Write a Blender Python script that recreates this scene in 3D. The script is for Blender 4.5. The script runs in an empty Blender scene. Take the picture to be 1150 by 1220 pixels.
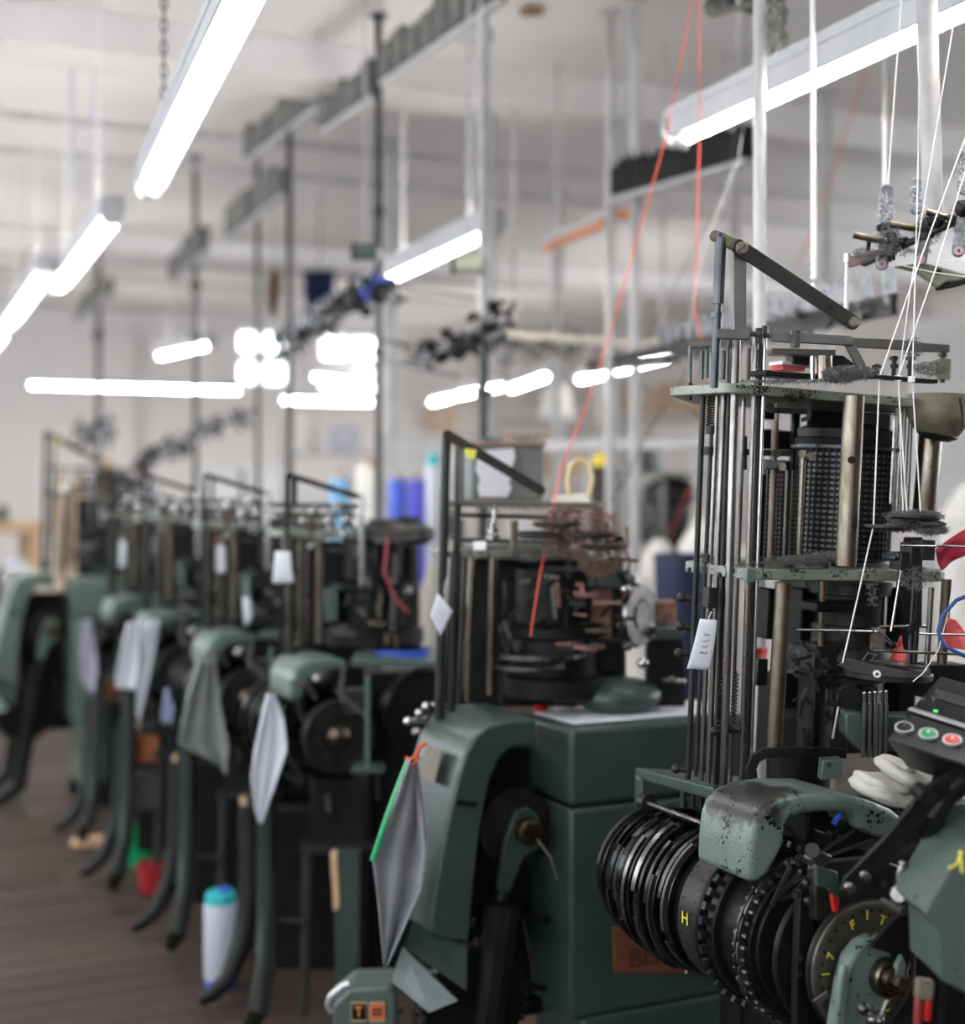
import bpy, bmesh, math, random
from mathutils import Vector, Matrix, noise
V = Vector
random.seed(7)
sc = bpy.context.scene
COL = sc.collection

# ------------------------------------------------------------------ camera
FPX, CX, HY, EYE = 1740.0, 575.0, 568.0, 1.55      # focal length (px of 1150), centre, horizon row, eye height
YAW = math.radians(25.6)
FW = V((math.sin(YAW), math.cos(YAW), 0)); RT = V((math.cos(YAW), -math.sin(YAW), 0)); UP = V((0, 0, 1))
EX, EY = V((1, 0, 0)), V((0, 1, 0))
CAMLOC = V((0, 0, EYE))
cam = bpy.data.objects.new('camera', bpy.data.cameras.new('camera')); COL.objects.link(cam)
cam.location = CAMLOC
cam.rotation_euler = (math.pi/2, 0, -YAW)
cd = cam.data
cd.sensor_fit = 'HORIZONTAL'; cd.sensor_width = 36; cd.lens = FPX/1150*36
cd.shift_y = -(610-HY)/1150
cd.clip_start = .05
cd.dof.use_dof = True; cd.dof.focus_distance = 2.5; cd.dof.aperture_fstop = 1.7
sc.camera = cam
# ------------------------------------------------------------------ sky, exposure
w = bpy.data.worlds.new('sky'); sc.world = w; w.use_nodes = True
bg = w.node_tree.nodes['Background']
bg.inputs[0].default_value = (.86, .93, 1, 1); bg.inputs[1].default_value = 3.8
vs = sc.view_settings
vs.view_transform = 'Standard'; vs.look = 'None'; vs.exposure = 1.12; vs.gamma = 1; vs.use_curve_mapping = False
TUBE_POWER = 22.0

def P(px, py, Z):                       # the point seen at a pixel of the photograph at depth Z metres
    return CAMLOC + RT*((px-CX)/FPX*Z) + FW*Z + UP*((HY-py)/FPX*Z)
def PZ(px, py, z):                      # ... at height z
    return P(px, py, (z-EYE)*FPX/(HY-py))
def ZX(px, X=2.15):                     # depth at which a picture column meets the vertical plane at world X
    return X/(FW.x+(px-CX)/FPX*RT.x)
def PG(px, Y, z):                       # ... in the vertical plane at world Y
    r = (px-CX)/FPX
    Z = Y/(FW.y+r*RT.y); p = P(px, HY, Z); p.z = z
    return p
def S(px, Z): return px*Z/FPX           # a length in pixels at depth Z, in metres

# ------------------------------------------------------------------ materials
MATS = {}
def mat(name, c1, c2=None, scale=8, rough=.5, metal=0, bump=0, bscale=60, lo=.35, hi=.65, emit=0, alpha=1, trans=0, r2=None, stretch=None, spec=.5, sheen=0):
    m = bpy.data.materials.new(name); m.use_nodes = True
    nt = m.node_tree; N = nt.nodes; L = nt.links
    b = N['Principled BSDF']
    c1 = tuple(c1)+(1,); 
    b.inputs['Base Color'].default_value = c1
    b.inputs['Roughness'].default_value = rough; b.inputs['Metallic'].default_value = metal
    b.inputs['Specular IOR Level'].default_value = spec
    if sheen: b.inputs['Sheen Weight'].default_value = sheen
    if trans: b.inputs['Transmission Weight'].default_value = trans
    if alpha < 1: b.inputs['Alpha'].default_value = alpha
    if emit:
        b.inputs['Emission Color'].default_value = c1; b.inputs['Emission Strength'].default_value = emit
    if c2 is not None or bump:
        tc = N.new('ShaderNodeTexCoord'); mp = N.new('ShaderNodeMapping')
        L.new(tc.outputs['Object'], mp.inputs[0])
        if stretch: mp.inputs['Scale'].default_value = stretch
    if c2 is not None:
        c2 = tuple(c2)+(1,)
        n = N.new('ShaderNodeTexNoise'); n.inputs['Scale'].default_value = scale; n.inputs['Detail'].default_value = 6
        n.inputs['Roughness'].default_value = .65
        L.new(mp.outputs[0], n.inputs['Vector'])
        mr = N.new('ShaderNodeMapRange'); mr.inputs[1].default_value = lo; mr.inputs[2].default_value = hi
        L.new(n.outputs[0], mr.inputs[0])
        mx = N.new('ShaderNodeMix'); mx.data_type = 'RGBA'
        mx.inputs[6].default_value = c1; mx.inputs[7].default_value = c2
        L.new(mr.outputs[0], mx.inputs[0]); L.new(mx.outputs[2], b.inputs['Base Color'])
        if r2 is not None:
            m2 = N.new('ShaderNodeMapRange'); m2.inputs[3].default_value = rough; m2.inputs[4].default_value = r2
            L.new(mr.outputs[0], m2.inputs[0]); L.new(m2.outputs[0], b.inputs['Roughness'])
    if bump:
        n2 = N.new('ShaderNodeTexNoise'); n2.inputs['Scale'].default_value = bscale; n2.inputs['Detail'].default_value = 4
        L.new(mp.outputs[0], n2.inputs['Vector'])
        bp = N.new('ShaderNodeBump'); bp.inputs['Strength'].default_value = bump; bp.inputs['Distance'].default_value = .004
        L.new(n2.outputs[0], bp.inputs['Height']); L.new(bp.outputs[0], b.inputs['Normal'])
    MATS[name] = m
    return m

def chipped(name, paint, paint2, metal_c, amount=.58, scale=9, bscale=160, rough=.42):
    """enamel paint with worn-off patches that show dark metal"""
    m = mat(name, paint, paint2, 5, rough, 0, .25, bscale)
    nt = m.node_tree; N = nt.nodes; L = nt.links; b = N['Principled BSDF']
    mp = [n for n in N if n.type == 'MAPPING'][0]; mx = [n for n in N if n.type == 'MIX'][0]
    a = N.new('ShaderNodeTexNoise'); a.inputs['Scale'].default_value = scale*7; a.inputs['Detail'].default_value = 3
    c = N.new('ShaderNodeTexNoise'); c.inputs['Scale'].default_value = scale; c.inputs['Detail'].default_value = 2
    for n in (a, c): L.new(mp.outputs[0], n.inputs['Vector'])
    ad = N.new('ShaderNodeMath'); ad.operation = 'MULTIPLY_ADD'; ad.inputs[1].default_value = .55
    ml = N.new('ShaderNodeMath'); ml.operation = 'MULTIPLY'; ml.inputs[1].default_value = .45
    L.new(c.outputs[0], ml.inputs[0]); L.new(a.outputs[0], ad.inputs[0]); L.new(ml.outputs[0], ad.inputs[2])
    mr = N.new('ShaderNodeMapRange'); mr.inputs[1].default_value = amount; mr.inputs[2].default_value = amount+.025
    L.new(ad.outputs[0], mr.inputs[0])
    m2 = N.new('ShaderNodeMix'); m2.data_type = 'RGBA'; m2.inputs[7].default_value = tuple(metal_c)+(1,)
    L.new(mx.outputs[2], m2.inputs[6]); L.new(mr.outputs[0], m2.inputs[0]); L.new(m2.outputs[2], b.inputs['Base Color'])
    L.new(mr.outputs[0], b.inputs['Metallic'])
    return m

M_wall = mat('wall_paint', (.78, .735, .71), (.755, .71, .685), .6, .85, bump=.05, bscale=30)
M_ceil = mat('ceiling_paint', (.86, .825, .805), (.83, .795, .775), .8, .9, bump=.04, bscale=20)
M_walld = mat('dark_unseen_wall', (.26, .20, .17), (.20, .15, .125), 2, .9)  # unseen left and back walls, made dark to cut fill light
M_beam = mat('beam_paint', (.82, .79, .77), (.74, .70, .68), 1.5, .8)
M_pipe = mat('pipe_paint', (.60, .57, .56), (.45, .42, .41), 3, .5)
M_wood = mat('floor_board', (.024, .0115, .0075), (.050, .027, .0185), 3, .55, 0, .25, 14, .3, .7, stretch=(.25, 6, 1), r2=.75)
M_wood2 = mat('floor_board_worn', (.034, .018, .012), (.062, .037, .026), 3, .5, 0, .25, 14, .3, .7, stretch=(.25, 6, 1), r2=.8)
M_gap = mat('floor_under', (.03, .02, .016), (.05, .035, .03), 5, .8)
M_tube = mat('lit_tube', (1, .985, .96), emit=TUBE_POWER)
M_uplight = mat('added_uplight_glow', (1, .985, .96), emit=TUBE_POWER*.6)  # glow of the added up-facing tubes that brighten the ceiling
M_white = mat('white_enamel', (.85, .84, .83), (.75, .74, .73), 5, .35)
M_lamp = mat('lamp_enamel', (.50, .505, .52), (.42, .425, .44), 6, .4)
M_alu = mat('grey_metal', (.55, .55, .56), (.40, .40, .41), 10, .35, .8)
M_chain = mat('chain_metal', (.08, .09, .08), (.16, .17, .15), 40, .5, .7)
M_green = chipped('green_enamel', (.027, .047, .037), (.038, .062, .05), (.016, .018, .016), .665, 22, 120, .36)
M_worn = chipped('green_enamel_worn', (.135, .185, .155), (.10, .145, .12), (.018, .018, .016), .582, 24, 150, .36)
M_mid = chipped('green_enamel_mid', (.062, .092, .076), (.048, .072, .06), (.018, .018, .016), .62, 14, 150, .42)  # mid green of the side casting and the guard bracket
M_green8 = chipped('green_enamel_hazed', (.085, .13, .105), (.11, .16, .13), (.03, .03, .03), .68, 14, 150, .42)  # lighter green of the far machine, distance haze put into its colour
M_plate = chipped('plate_paint', (.25, .275, .23), (.15, .17, .135), (.04, .04, .035), .56, 30, 200, .40)
M_pgreen = mat('pale_green_enamel', (.10, .145, .12), (.07, .11, .088), 3, .38, 0, .08, 90)
M_steel = mat('rod_steel', (.27, .26, .25), (.10, .085, .07), 14, .2, 1, .05, 90, r2=.36, stretch=(1, 1, .25))
M_bronze = mat('stained_post', (.24, .21, .17), (.075, .048, .028), 12, .24, 1, .08, 120, r2=.42, stretch=(1, 1, .35))
M_dark = mat('oily_iron', (.013, .0138, .013), (.032, .030, .027), 16, .34, .3, .12, 110, r2=.5, spec=.3)
M_black = mat('black_iron', (.0042, .005, .0046), (.0105, .0102, .0095), 12, .42, 0, .1, 80, spec=.18)
M_grey = mat('grey_steel_bar', (.075, .078, .075), (.115, .11, .10), 12, .42, .8, .04, 80)
M_blue = mat('blued_steel', (.075, .083, .095), (.045, .048, .054), 14, .3, .85)
M_bright = mat('bright_steel', (.5, .5, .49), (.3, .3, .3), 30, .2, 1)
M_disc = mat('drum_steel', (.016, .017, .017), (.06, .06, .06), 18, .18, .9, .05, 60, r2=.36)
M_lint = mat('grey_lint', (.17, .17, .16), (.09, .09, .085), 50, .95, 0, .6, 200)
M_rust = mat('rusty_lint', (.30, .15, .11), (.11, .06, .045), 40, .9, 0, .6, 160)
M_paper = mat('white_paper', (.62, .63, .68), (.55, .56, .61), 6, .8, bump=.04, bscale=30)
M_ink = mat('ink', (.08, .08, .12), rough=.8)
M_thread = mat('white_thread', (.86, .84, .80), rough=.8)
M_red = mat('red_thread', (.80, .10, .07), rough=.7)
M_redp = mat('red_plastic', (.45, .012, .012), rough=.3)
M_redcloth = mat('pink_red_cloth', (.80, .17, .15), (.65, .10, .10), 12, .8)
M_cloth = mat('white_towel', (.50, .475, .425), (.42, .395, .35), 25, .95, 0, .5, 260)
M_sack = mat('grey_cloth', (.26, .265, .285), (.20, .205, .22), 10, .9, 0, .2, 120)
M_sackd = mat('dark_grey_cloth', (.20, .21, .205), (.13, .14, .135), 8, .9, 0, .2, 120)
M_box = mat('white_board_paint', (.76, .75, .73), (.68, .67, .65), 4, .7)
M_palewood = mat('pale_wood', (.50, .43, .35), (.40, .34, .27), 6, .7)
M_yellow = mat('yellow_paint', (.62, .58, .06), rough=.6)
M_gplas = mat('green_plastic', (.0, .33, .11), rough=.35)
M_blackp = mat('black_plastic', (.007, .0075, .008), (.013, .0135, .0135), 20, .3, 0, .04, 120, spec=.2)
M_wire = mat('blue_wire', (.02, .06, .22), rough=.4)
M_teal = mat('teal_plastic', (.02, .42, .45), rough=.4)
M_bluep = mat('blue_plastic', (.05, .11, .55), rough=.45)
M_navy = mat('navy_plastic', (.015, .02, .06), rough=.5)
M_canw = mat('white_plastic', (.50, .51, .58), rough=.4)
M_orange = mat('orange_board', (.30, .09, .015), (.22, .065, .012), 6, .6)
M_card = mat('brown_card', (.50, .35, .22), (.42, .29, .18), 5, .8)
M_sackw = mat('white_sack', (.85, .82, .78), (.76, .72, .68), 4, .85, bump=.2, bscale=12)
M_bench = mat('bench_wood', (.62, .42, .24), (.5, .32, .18), 4, .6, stretch=(.3, 5, 5))
M_palegr = mat('pale_green_paint', (.56, .59, .42), (.50, .53, .38), 2, .8)
M_clear = mat('clear_guide', (.30, .31, .34), (.07, .075, .085), 70, .3, 0, .4, 200)
M_ochre = mat('ochre_casting', (.17, .155, .095), (.085, .075, .045), 16, .5, 0, .3, 90)
M_belt = mat('yellow_tube', (.62, .48, .22), rough=.4)
M_plaq = mat('rust_plaque', (.16, .05, .016), (.11, .035, .012), 8, .6)
M_plaqd = mat('rust_lettering', (.045, .016, .009), rough=.6)

# ------------------------------------------------------------------ meshes
ORG = {}
def tag(o, label=None, cat=None, group=None, kind=None):
    if label: o['label'] = label
    if cat: o['category'] = cat
    if group: o['group'] = group
    if kind: o['kind'] = kind
    return o
def root(name, loc, label=None, cat=None, group=None, kind=None):
    o = bpy.data.objects.new(name, None); COL.objects.link(o)
    o.location = loc; o.empty_display_size = .05; ORG[o] = V(loc)
    return tag(o, label, cat, group, kind)
def kids(o): return list(o.children)
def dup(o, delta=V((0, 0, 0)), parent=None):
    c = o.copy(); COL.objects.link(c)
    if parent is None: c.location = o.location+delta; ORG[c] = ORG[o]+delta
    else: c.parent = parent; ORG[c] = V(ORG[parent])
    for k in kids(o): dup(k, delta, c)
    return c
def perp(d):
    d = d.normalized(); a = V((0, 0, 1)) if abs(d.z) < .9 else V((1, 0, 0))
    u = d.cross(a).normalized(); return u, d.cross(u).normalized()

class MB:
    def __init__(s): s.v = []; s.f = []
    def add(s, vs, fs):
        k = len(s.v); s.v += [V(p) for p in vs]; s.f += [[i+k for i in f] for f in fs]; return s
    def box(s, c, size, ax=(EX, EY, UP)):
        c = V(c); x, y, z = [a*(d/2) for a, d in zip(ax, size)]
        vs = [c+x*i+y*j+z*k for i in (-1, 1) for j in (-1, 1) for k in (-1, 1)]
        return s.add(vs, [[0, 1, 3, 2], [4, 6, 7, 5], [0, 4, 5, 1], [2, 3, 7, 6], [0, 2, 6, 4], [1, 5, 7, 3]])
    def bar(s, a, b, w, t, side=None):
        """flat bar from a to b, width w measured across 'side' normal, thickness t along side"""
        a, b = V(a), V(b); d = (b-a); L = d.length; d = d/L
        n = side if side is not None else FW
        n = (n-d*n.dot(d)).normalized(); q = n.cross(d)
        return s.box((a+b)/2, (L, w, t), (d, q, n))
    def rbar(s, a, b, w, t, side=None, n=8):
        """flat bar with round ends"""
        a, b = V(a), V(b); d = (b-a); L = d.length; d = d/L
        nn = side if side is not None else FW
        nn = (nn-d*nn.dot(d)).normalized(); q = nn.cross(d)
        pts = [(math.cos(math.pi/2+math.pi*i/n)*w/2, math.sin(math.pi/2+math.pi*i/n)*w/2) for i in range(n+1)]
        pts += [(L+math.cos(-math.pi/2+math.pi*i/n)*w/2, math.sin(-math.pi/2+math.pi*i/n)*w/2) for i in range(n+1)]
        return s.prism(pts, a, d, q, nn*t)
    def cyl(s, a, b, r, r2=None, n=14, caps=True):
        a, b = V(a), V(b); r2 = r if r2 is None else r2
        u, w_ = perp(b-a); vs = []
        for p, q in ((a, r), (b, r2)):
            vs += [p+(u*math.cos(2*math.pi*i/n)+w_*math.sin(2*math.pi*i/n))*q for i in range(n)]
        fs = [[i, (i+1) % n, n+(i+1) % n, n+i] for i in range(n)]
        if caps: fs += [list(range(n-1, -1, -1)), list(range(n, 2*n))]
        return s.add(vs, fs)
    def tube(s, pts, r, n=8, closed=False):
        pts = [V(p) for p in pts]; m = len(pts); vs = []
        u = None
        for i, p in enumerate(pts):
            d = (pts[(i+1) % m]-pts[i-1]) if closed else (pts[min(i+1, m-1)]-pts[max(i-1, 0)])
            d = d.normalized()
            if u is None: u, _ = perp(d)
            u = (u-d*u.dot(d)).normalized(); w_ = d.cross(u)
            q = r[i] if isinstance(r, (list, tuple)) else r
            vs += [p+(u*math.cos(2*math.pi*j/n)+w_*math.sin(2*math.pi*j/n))*q for j in range(n)]
        fs = []
        for i in range(m if closed else m-1):
            a, b = i*n, ((i+1) % m)*n
            fs += [[a+j, a+(j+1) % n, b+(j+1) % n, b+j] for j in range(n)]
        if not closed: fs += [list(range(n-1, -1, -1)), list(range((m-1)*n, m*n))]
        return s.add(vs, fs)
    def lathe(s, prof, o, axis, n=28):
        o = V(o); axis = axis.normalized(); u, w_ = perp(axis); vs = []; m = len(prof)
        for r, t in prof:
            vs += [o+axis*t+(u*math.cos(2*math.pi*i/n)+w_*math.sin(2*math.pi*i/n))*r for i in range(n)]
        fs = []
        for k in range(m-1):
            fs += [[k*n+i, k*n+(i+1) % n, (k+1)*n+(i+1) % n, (k+1)*n+i] for i in range(n)]
        fs += [list(range(n-1, -1, -1)), list(range((m-1)*n, m*n))]
        return s.add(vs, fs)
    def ring(s, o, axis, r0, r1, t, n=32):
        o = V(o); axis = axis.normalized(); u, w_ = perp(axis); vs = []
        for r, h in ((r0, -t/2), (r1, -t/2), (r1, t/2), (r0, t/2)):
            vs += [o+axis*h+(u*math.cos(2*math.pi*i/n)+w_*math.sin(2*math.pi*i/n))*r for i in range(n)]
        fs = []
        for k in range(4):
            a, b = k*n, ((k+1) % 4)*n
            fs += [[a+i, a+(i+1) % n, b+(i+1) % n, b+i] for i in range(n)]
        return s.add(vs, fs)
    def prism(s, pts, o, U, W, d):
        """outline in the U,W plane through o, thickened by vector d (centred)"""
        o = V(o); n = len(pts)
        vs = [o+U*a+W*b-d/2 for a, b in pts]+[o+U*a+W*b+d/2 for a, b in pts]
        fs = [[i, (i+1) % n, n+(i+1) % n, n+i] for i in range(n)]
        fs += [list(range(n-1, -1, -1)), list(range(n, 2*n))]
        return s.add(vs, fs)
    def poly(s, pts, d):
        """outline given as points in space, thickened by vector d (centred)"""
        pts = [V(p) for p in pts]; n = len(pts)
        vs = [p-d/2 for p in pts]+[p+d/2 for p in pts]
        fs = [[i, (i+1) % n, n+(i+1) % n, n+i] for i in range(n)]+[list(range(n-1, -1, -1)), list(range(n, 2*n))]
        return s.add(vs, fs)
    def sph(s, c, r, n=10, m=7, ax=(EX, EY, UP)):
        c = V(c); r = r if isinstance(r, (tuple, list)) else (r, r, r); vs = []
        for j in range(m+1):
            th = math.pi*j/m
            for i in range(n):
                ph = 2*math.pi*i/n
                vs.append(c+ax[0]*(r[0]*math.sin(th)*math.cos(ph))+ax[1]*(r[1]*math.sin(th)*math.sin(ph))+ax[2]*(r[2]*math.cos(th)))
        fs = [[j*n+i, (j+1)*n+i, (j+1)*n+(i+1) % n, j*n+(i+1) % n] for j in range(m) for i in range(n)]
        return s.add(vs, fs)
    def grid(s, fn, nu, nv):
        vs = [fn(i/nu, j/nv) for j in range(nv+1) for i in range(nu+1)]
        fs = [[j*(nu+1)+i, j*(nu+1)+i+1, (j+1)*(nu+1)+i+1, (j+1)*(nu+1)+i] for j in range(nv) for i in range(nu)]
        return s.add(vs, fs)
    def spring(s, a, b, r, wr, turns, n=5):
        a, b = V(a), V(b); u, w_ = perp(b-a); k = int(turns*8)
        return s.tube([a.lerp(b, i/k)+(u*math.cos(i*math.pi/4)+w_*math.sin(i*math.pi/4))*r for i in range(k+1)], wr, n)
    def build(s, name, m, parent=None, bevel=0, solid=0, sub=0, ang=35, label=None, cat=None, group=None, kind=None, org=None, segs=2):
        me = bpy.data.meshes.new(name)
        if parent is not None: o0 = ORG[parent]
        elif org is not None: o0 = V(org)
        else:
            xs = [p.x for p in s.v]; ys = [p.y for p in s.v]; zs = [p.z for p in s.v]
            o0 = V(((min(xs)+max(xs))/2, (min(ys)+max(ys))/2, min(zs)))
        me.from_pydata([p-o0 for p in s.v], [], s.f)
        bm = bmesh.new(); bm.from_mesh(me); bmesh.ops.remove_doubles(bm, verts=bm.verts, dist=1e-6)
        bmesh.ops.recalc_face_normals(bm, faces=bm.faces); bm.to_mesh(me); bm.free()
        me.shade_smooth(); me.set_sharp_from_angle(angle=math.radians(ang))
        me.materials.append(m)
        o = bpy.data.objects.new(name, me); COL.objects.link(o); ORG[o] = V(o0)
        if parent is not None: o.parent = parent
        else: o.location = o0
        if solid:
            q = o.modifiers.new('thick', 'SOLIDIFY'); q.thickness = solid; q.offset = 0
        if bevel:
            q = o.modifiers.new('edge', 'BEVEL'); q.width = bevel; q.segments = segs; q.limit_method = 'ANGLE'; q.angle_limit = math.radians(40)
            q.harden_normals = False
        if sub:
            q = o.modifiers.new('smooth', 'SUBSURF'); q.levels = sub; q.render_levels = sub
        return tag(o, label, cat, group, kind)

def bolt(parent, p, axis, r, h, m=None, name='bolt', slot=False):
    b = MB(); axis = axis.normalized()
    if slot:
        b.lathe([(r, 0), (r, h*.7), (r*.8, h)], p, axis, 14)
    else:
        b.cyl(p, p+axis*h, r, n=6); b.cyl(p, p+axis*h*.3, r*1.35, n=14)
    return b.build(name, m or M_grey, parent)

FONT = None
def text_mesh(txt, o, U, W, size, m, name, parent, depth=.0006):
    cu = bpy.data.curves.new('t', 'FONT'); cu.body = txt; cu.size = size; cu.extrude = depth; cu.align_x = 'CENTER'; cu.align_y = 'CENTER'
    ob = bpy.data.objects.new('t', cu); COL.objects.link(ob)
    dg = bpy.context.evaluated_depsgraph_get()
    me = bpy.data.meshes.new_from_object(ob.evaluated_get(dg))
    b = MB(); n = U.cross(W)
    b.add([V(o)+U*v.co.x+W*v.co.y+n*(v.co.z+depth) for v in me.vertices], [list(p.vertices) for p in me.polygons])
    bpy.data.objects.remove(ob); bpy.data.curves.remove(cu); bpy.data.meshes.remove(me)
    return b.build(name, m, parent)

def smear(m, name, centre, radius, colour, rough=.3):
    """copy of a paint with one worn-through bare patch of its own ragged outline around centre (object space)"""
    n_ = m.copy(); n_.name = name; nt = n_.node_tree; N = nt.nodes; L = nt.links; b = N['Principled BSDF']
    mp = [n for n in N if n.type == 'MAPPING'][0]
    src = b.inputs['Base Color'].links[0].from_socket
    d = N.new('ShaderNodeVectorMath'); d.operation = 'SUBTRACT'; d.inputs[1].default_value = centre; L.new(mp.outputs[0], d.inputs[0])
    sc_ = N.new('ShaderNodeVectorMath'); sc_.operation = 'DIVIDE'; sc_.inputs[1].default_value = radius; L.new(d.outputs[0], sc_.inputs[0])
    ln = N.new('ShaderNodeVectorMath'); ln.operation = 'LENGTH'; L.new(sc_.outputs[0], ln.inputs[0])
    no = N.new('ShaderNodeTexNoise'); no.inputs['Scale'].default_value = 38; no.inputs['Detail'].default_value = 5; L.new(mp.outputs[0], no.inputs['Vector'])
    ad = N.new('ShaderNodeMath'); ad.operation = 'MULTIPLY_ADD'; ad.inputs[1].default_value = 1.1; L.new(no.outputs[0], ad.inputs[0]); L.new(ln.outputs['Value'], ad.inputs[2])
    mr = N.new('ShaderNodeMapRange'); mr.inputs[1].default_value = 1.62; mr.inputs[2].default_value = 1.32; L.new(ad.outputs[0], mr.inputs[0])
    mx = N.new('ShaderNodeMix'); mx.data_type = 'RGBA'; mx.inputs[7].default_value = tuple(colour)+(1,)
    L.new(src, mx.inputs[6]); L.new(mr.outputs[0], mx.inputs[0]); L.new(mx.outputs[2], b.inputs['Base Color'])
    return n_
# ================================================================== the room
RX0, RX1, RY0, RY1, RH = -3.2, 10.5, -4.0, 17.0, 3.4
def struct(b, name, m, parent=None, bevel=0):
    o = b.build(name, m, parent, bevel=bevel)
    if parent is None: o['kind'] = 'structure'
    return o
b = MB(); b.box(((RX0+RX1)/2, (RY0+RY1)/2, -.06), (RX1-RX0, RY1-RY0, .08))
floor = struct(b, 'floor', M_gap)
# boards across the aisle; single boards where the photo lets them be told apart, the rest as one part
rows = []; y = RY0
far = MB()
BW = .13
rnd = random.Random(3)
while y < RY1-.01:
    near = 2.6 < y < 8.2
    x = RX0
    while x < RX1:
        ln = rnd.uniform(1.8, 3.4); x2 = min(x+ln, RX1)
        zt = -.001-rnd.random()*.004
        c = ((x+x2)/2, y+BW/2, zt/2-.01); s_ = (x2-x-.004, BW-.006, .02+zt)
        if near and x2 > -.6 and x < 2.6:
            q = MB(); q.box((c[0], c[1], zt-.01), (s_[0], s_[1], .02)); q.build('plank', M_wood2 if rnd.random() < .45 else M_wood, floor, bevel=.003, segs=1)
        else: far.box((c[0], c[1], zt-.01), (s_[0], s_[1], .02))
        x = x2
    y += BW
fo = far.build('far_planks', M_wood, floor); fo['kind'] = 'stuff'
b = MB(); b.box(((RX0+RX1)/2, (RY0+RY1)/2, RH+.06), (RX1-RX0+.4, RY1-RY0+.4, .12))
struct(b, 'ceiling', M_ceil)
def wall_with_holes(name, o, U, length, holes, m):
    """wall from o along U, height RH, thickness .2; holes = (u0,u1,z0,z1)"""
    N = U.cross(UP); b = MB(); us = sorted({0, length, *[h[0] for h in holes], *[h[1] for h in holes]})
    for a, c in zip(us, us[1:]):
        hs = [h for h in holes if h[0] <= a and h[1] >= c]
        segs = [(0, RH)]
        if hs: segs = [(0, hs[0][2]), (hs[0][3], RH)]
        for z0, z1 in segs:
            if z1-z0 > .001: b.box(o+U*((a+c)/2)+UP*((z0+z1)/2)+N*.1, (c-a, .2, z1-z0), (U, N, UP))
    return struct(b, name, m)
def window(n, o, U, u0, u1, z0, z1, nx, nz, portal=True):
    N = U.cross(UP)
    c = o+U*((u0+u1)/2)+UP*((z0+z1)/2)+N*.1
    r = root('window_%d' % n, o+U*((u0+u1)/2)+UP*z0+N*.1, kind='structure')
    f = MB()
    for z in (z0+.03, z1-.03): f.box(o+U*((u0+u1)/2)+UP*z+N*.1, (u1-u0, .09, .06), (U, N, UP))
    for u in (u0+.03, u1-.03): f.box(o+U*u+UP*((z0+z1)/2)+N*.1, (.06, .09, z1-z0-.12), (U, N, UP))
    f.build('window_frame', M_white, r)
    for i in range(1, nx):
        q = MB(); q.box(o+U*(u0+(u1-u0)*i/nx)+UP*((z0+z1)/2)+N*.1, (.07 if 9 < n < 12 else .035, .05, z1-z0-.12), (U, N, UP)); q.build('glazing_bar', M_white, r)
    for i in range(1, nz):
        q = MB(); q.box(o+U*((u0+u1)/2)+UP*(z0+(z1-z0)*i/nz)+N*.1, (u1-u0-.12, .045, .15 if 9 < n < 12 else .03), (U, N, UP)); q.build('glazing_bar', M_white, r)
    if portal:
        ld = bpy.data.lights.new('daylight_portal', 'AREA'); ld.shape = 'RECTANGLE'; ld.size = u1-u0; ld.size_y = z1-z0
        ld.cycles.is_portal = True
        lo = bpy.data.objects.new('daylight_portal', ld); COL.objects.link(lo); lo.location = c+N*.12
        lo.rotation_euler = (-N).to_track_quat('-Z', 'Y').to_euler()
    return r
# left wall (aisle side, out of the frame) with tall factory windows
o = V((RX0, RY0, 0)); LW = [(.7+3.4*i, 3.6+3.4*i, 1.35, 3.25) for i in range(6)]
wall_with_holes('wall_left', o, EY, RY1-RY0, LW, M_walld)
for i, h in enumerate(LW): window(i+1, V((RX0, RY0, 0)), EY, *h, 4, 3)
# wall behind the camera
BWn = [(10.4, 13.0, 2.1, 3.25)]
o = V((RX1, RY0, 0)); wall_with_holes('wall_back', o, -EX, RX1-RX0, BWn, M_walld)
for i, h in enumerate(BWn): window(7+i, o, -EX, *h, 4, 2)
# far wall with two high windows
o = V((RX0, RY1, 0)); FWn = [(4.83-RX0, 5.50-RX0, 2.62, 3.33), (5.85-RX0, 6.70-RX0, 2.55, 3.30)]
wall_with_holes('wall_far', V((RX0, RY1, 0)), EX, RX1-RX0, FWn, M_wall)
for i, h in enumerate(FWn): window(10+i, o, EX, *h, 2, 2)
o = V((RX1, RY1, 0)); RWn_added = [(7.2, 10.0, 1.35, 3.25), (10.6, 13.4, 1.35, 3.25), (14.0, 16.8, 1.35, 3.25)]  # right-wall windows, out of view, added to brighten the right side
wall_with_holes('wall_right', o, -EY, RY1-RY0, RWn_added, M_wall)
for i, h in enumerate(RWn_added): window(12+i, o, -EY, *h, 4, 3)
# ceiling beams and pipes across the aisle
k = 1
for Yb, ww, dd in ((6.05, .34, .17), (11.4, .34, .15), (1.2, .34, .17), (-2.6, .34, .17), (16.8, .3, .15)):
    b = MB(); b.box(((RX0+RX1)/2, Yb, RH-dd/2), (RX1-RX0, ww, dd)); struct(b, 'trim_%d' % k, M_beam, bevel=.01); k += 1
for Yb, z, r in ((7.35, 3.30, .022), (7.95, 3.26, .02), (11.15, 3.18, .03), (12.4, 3.2, .02)):
    b = MB(); b.cyl((RX0, Yb, z), (RX1-2 if Yb < 9 else RX1, Yb, z), r, n=10); struct(b, 'trim_%d' % k, M_pipe); k += 1
b = MB(); b.box((4.6, 17-.06, 1.32), (.1, .12, 2.64)); 
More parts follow.
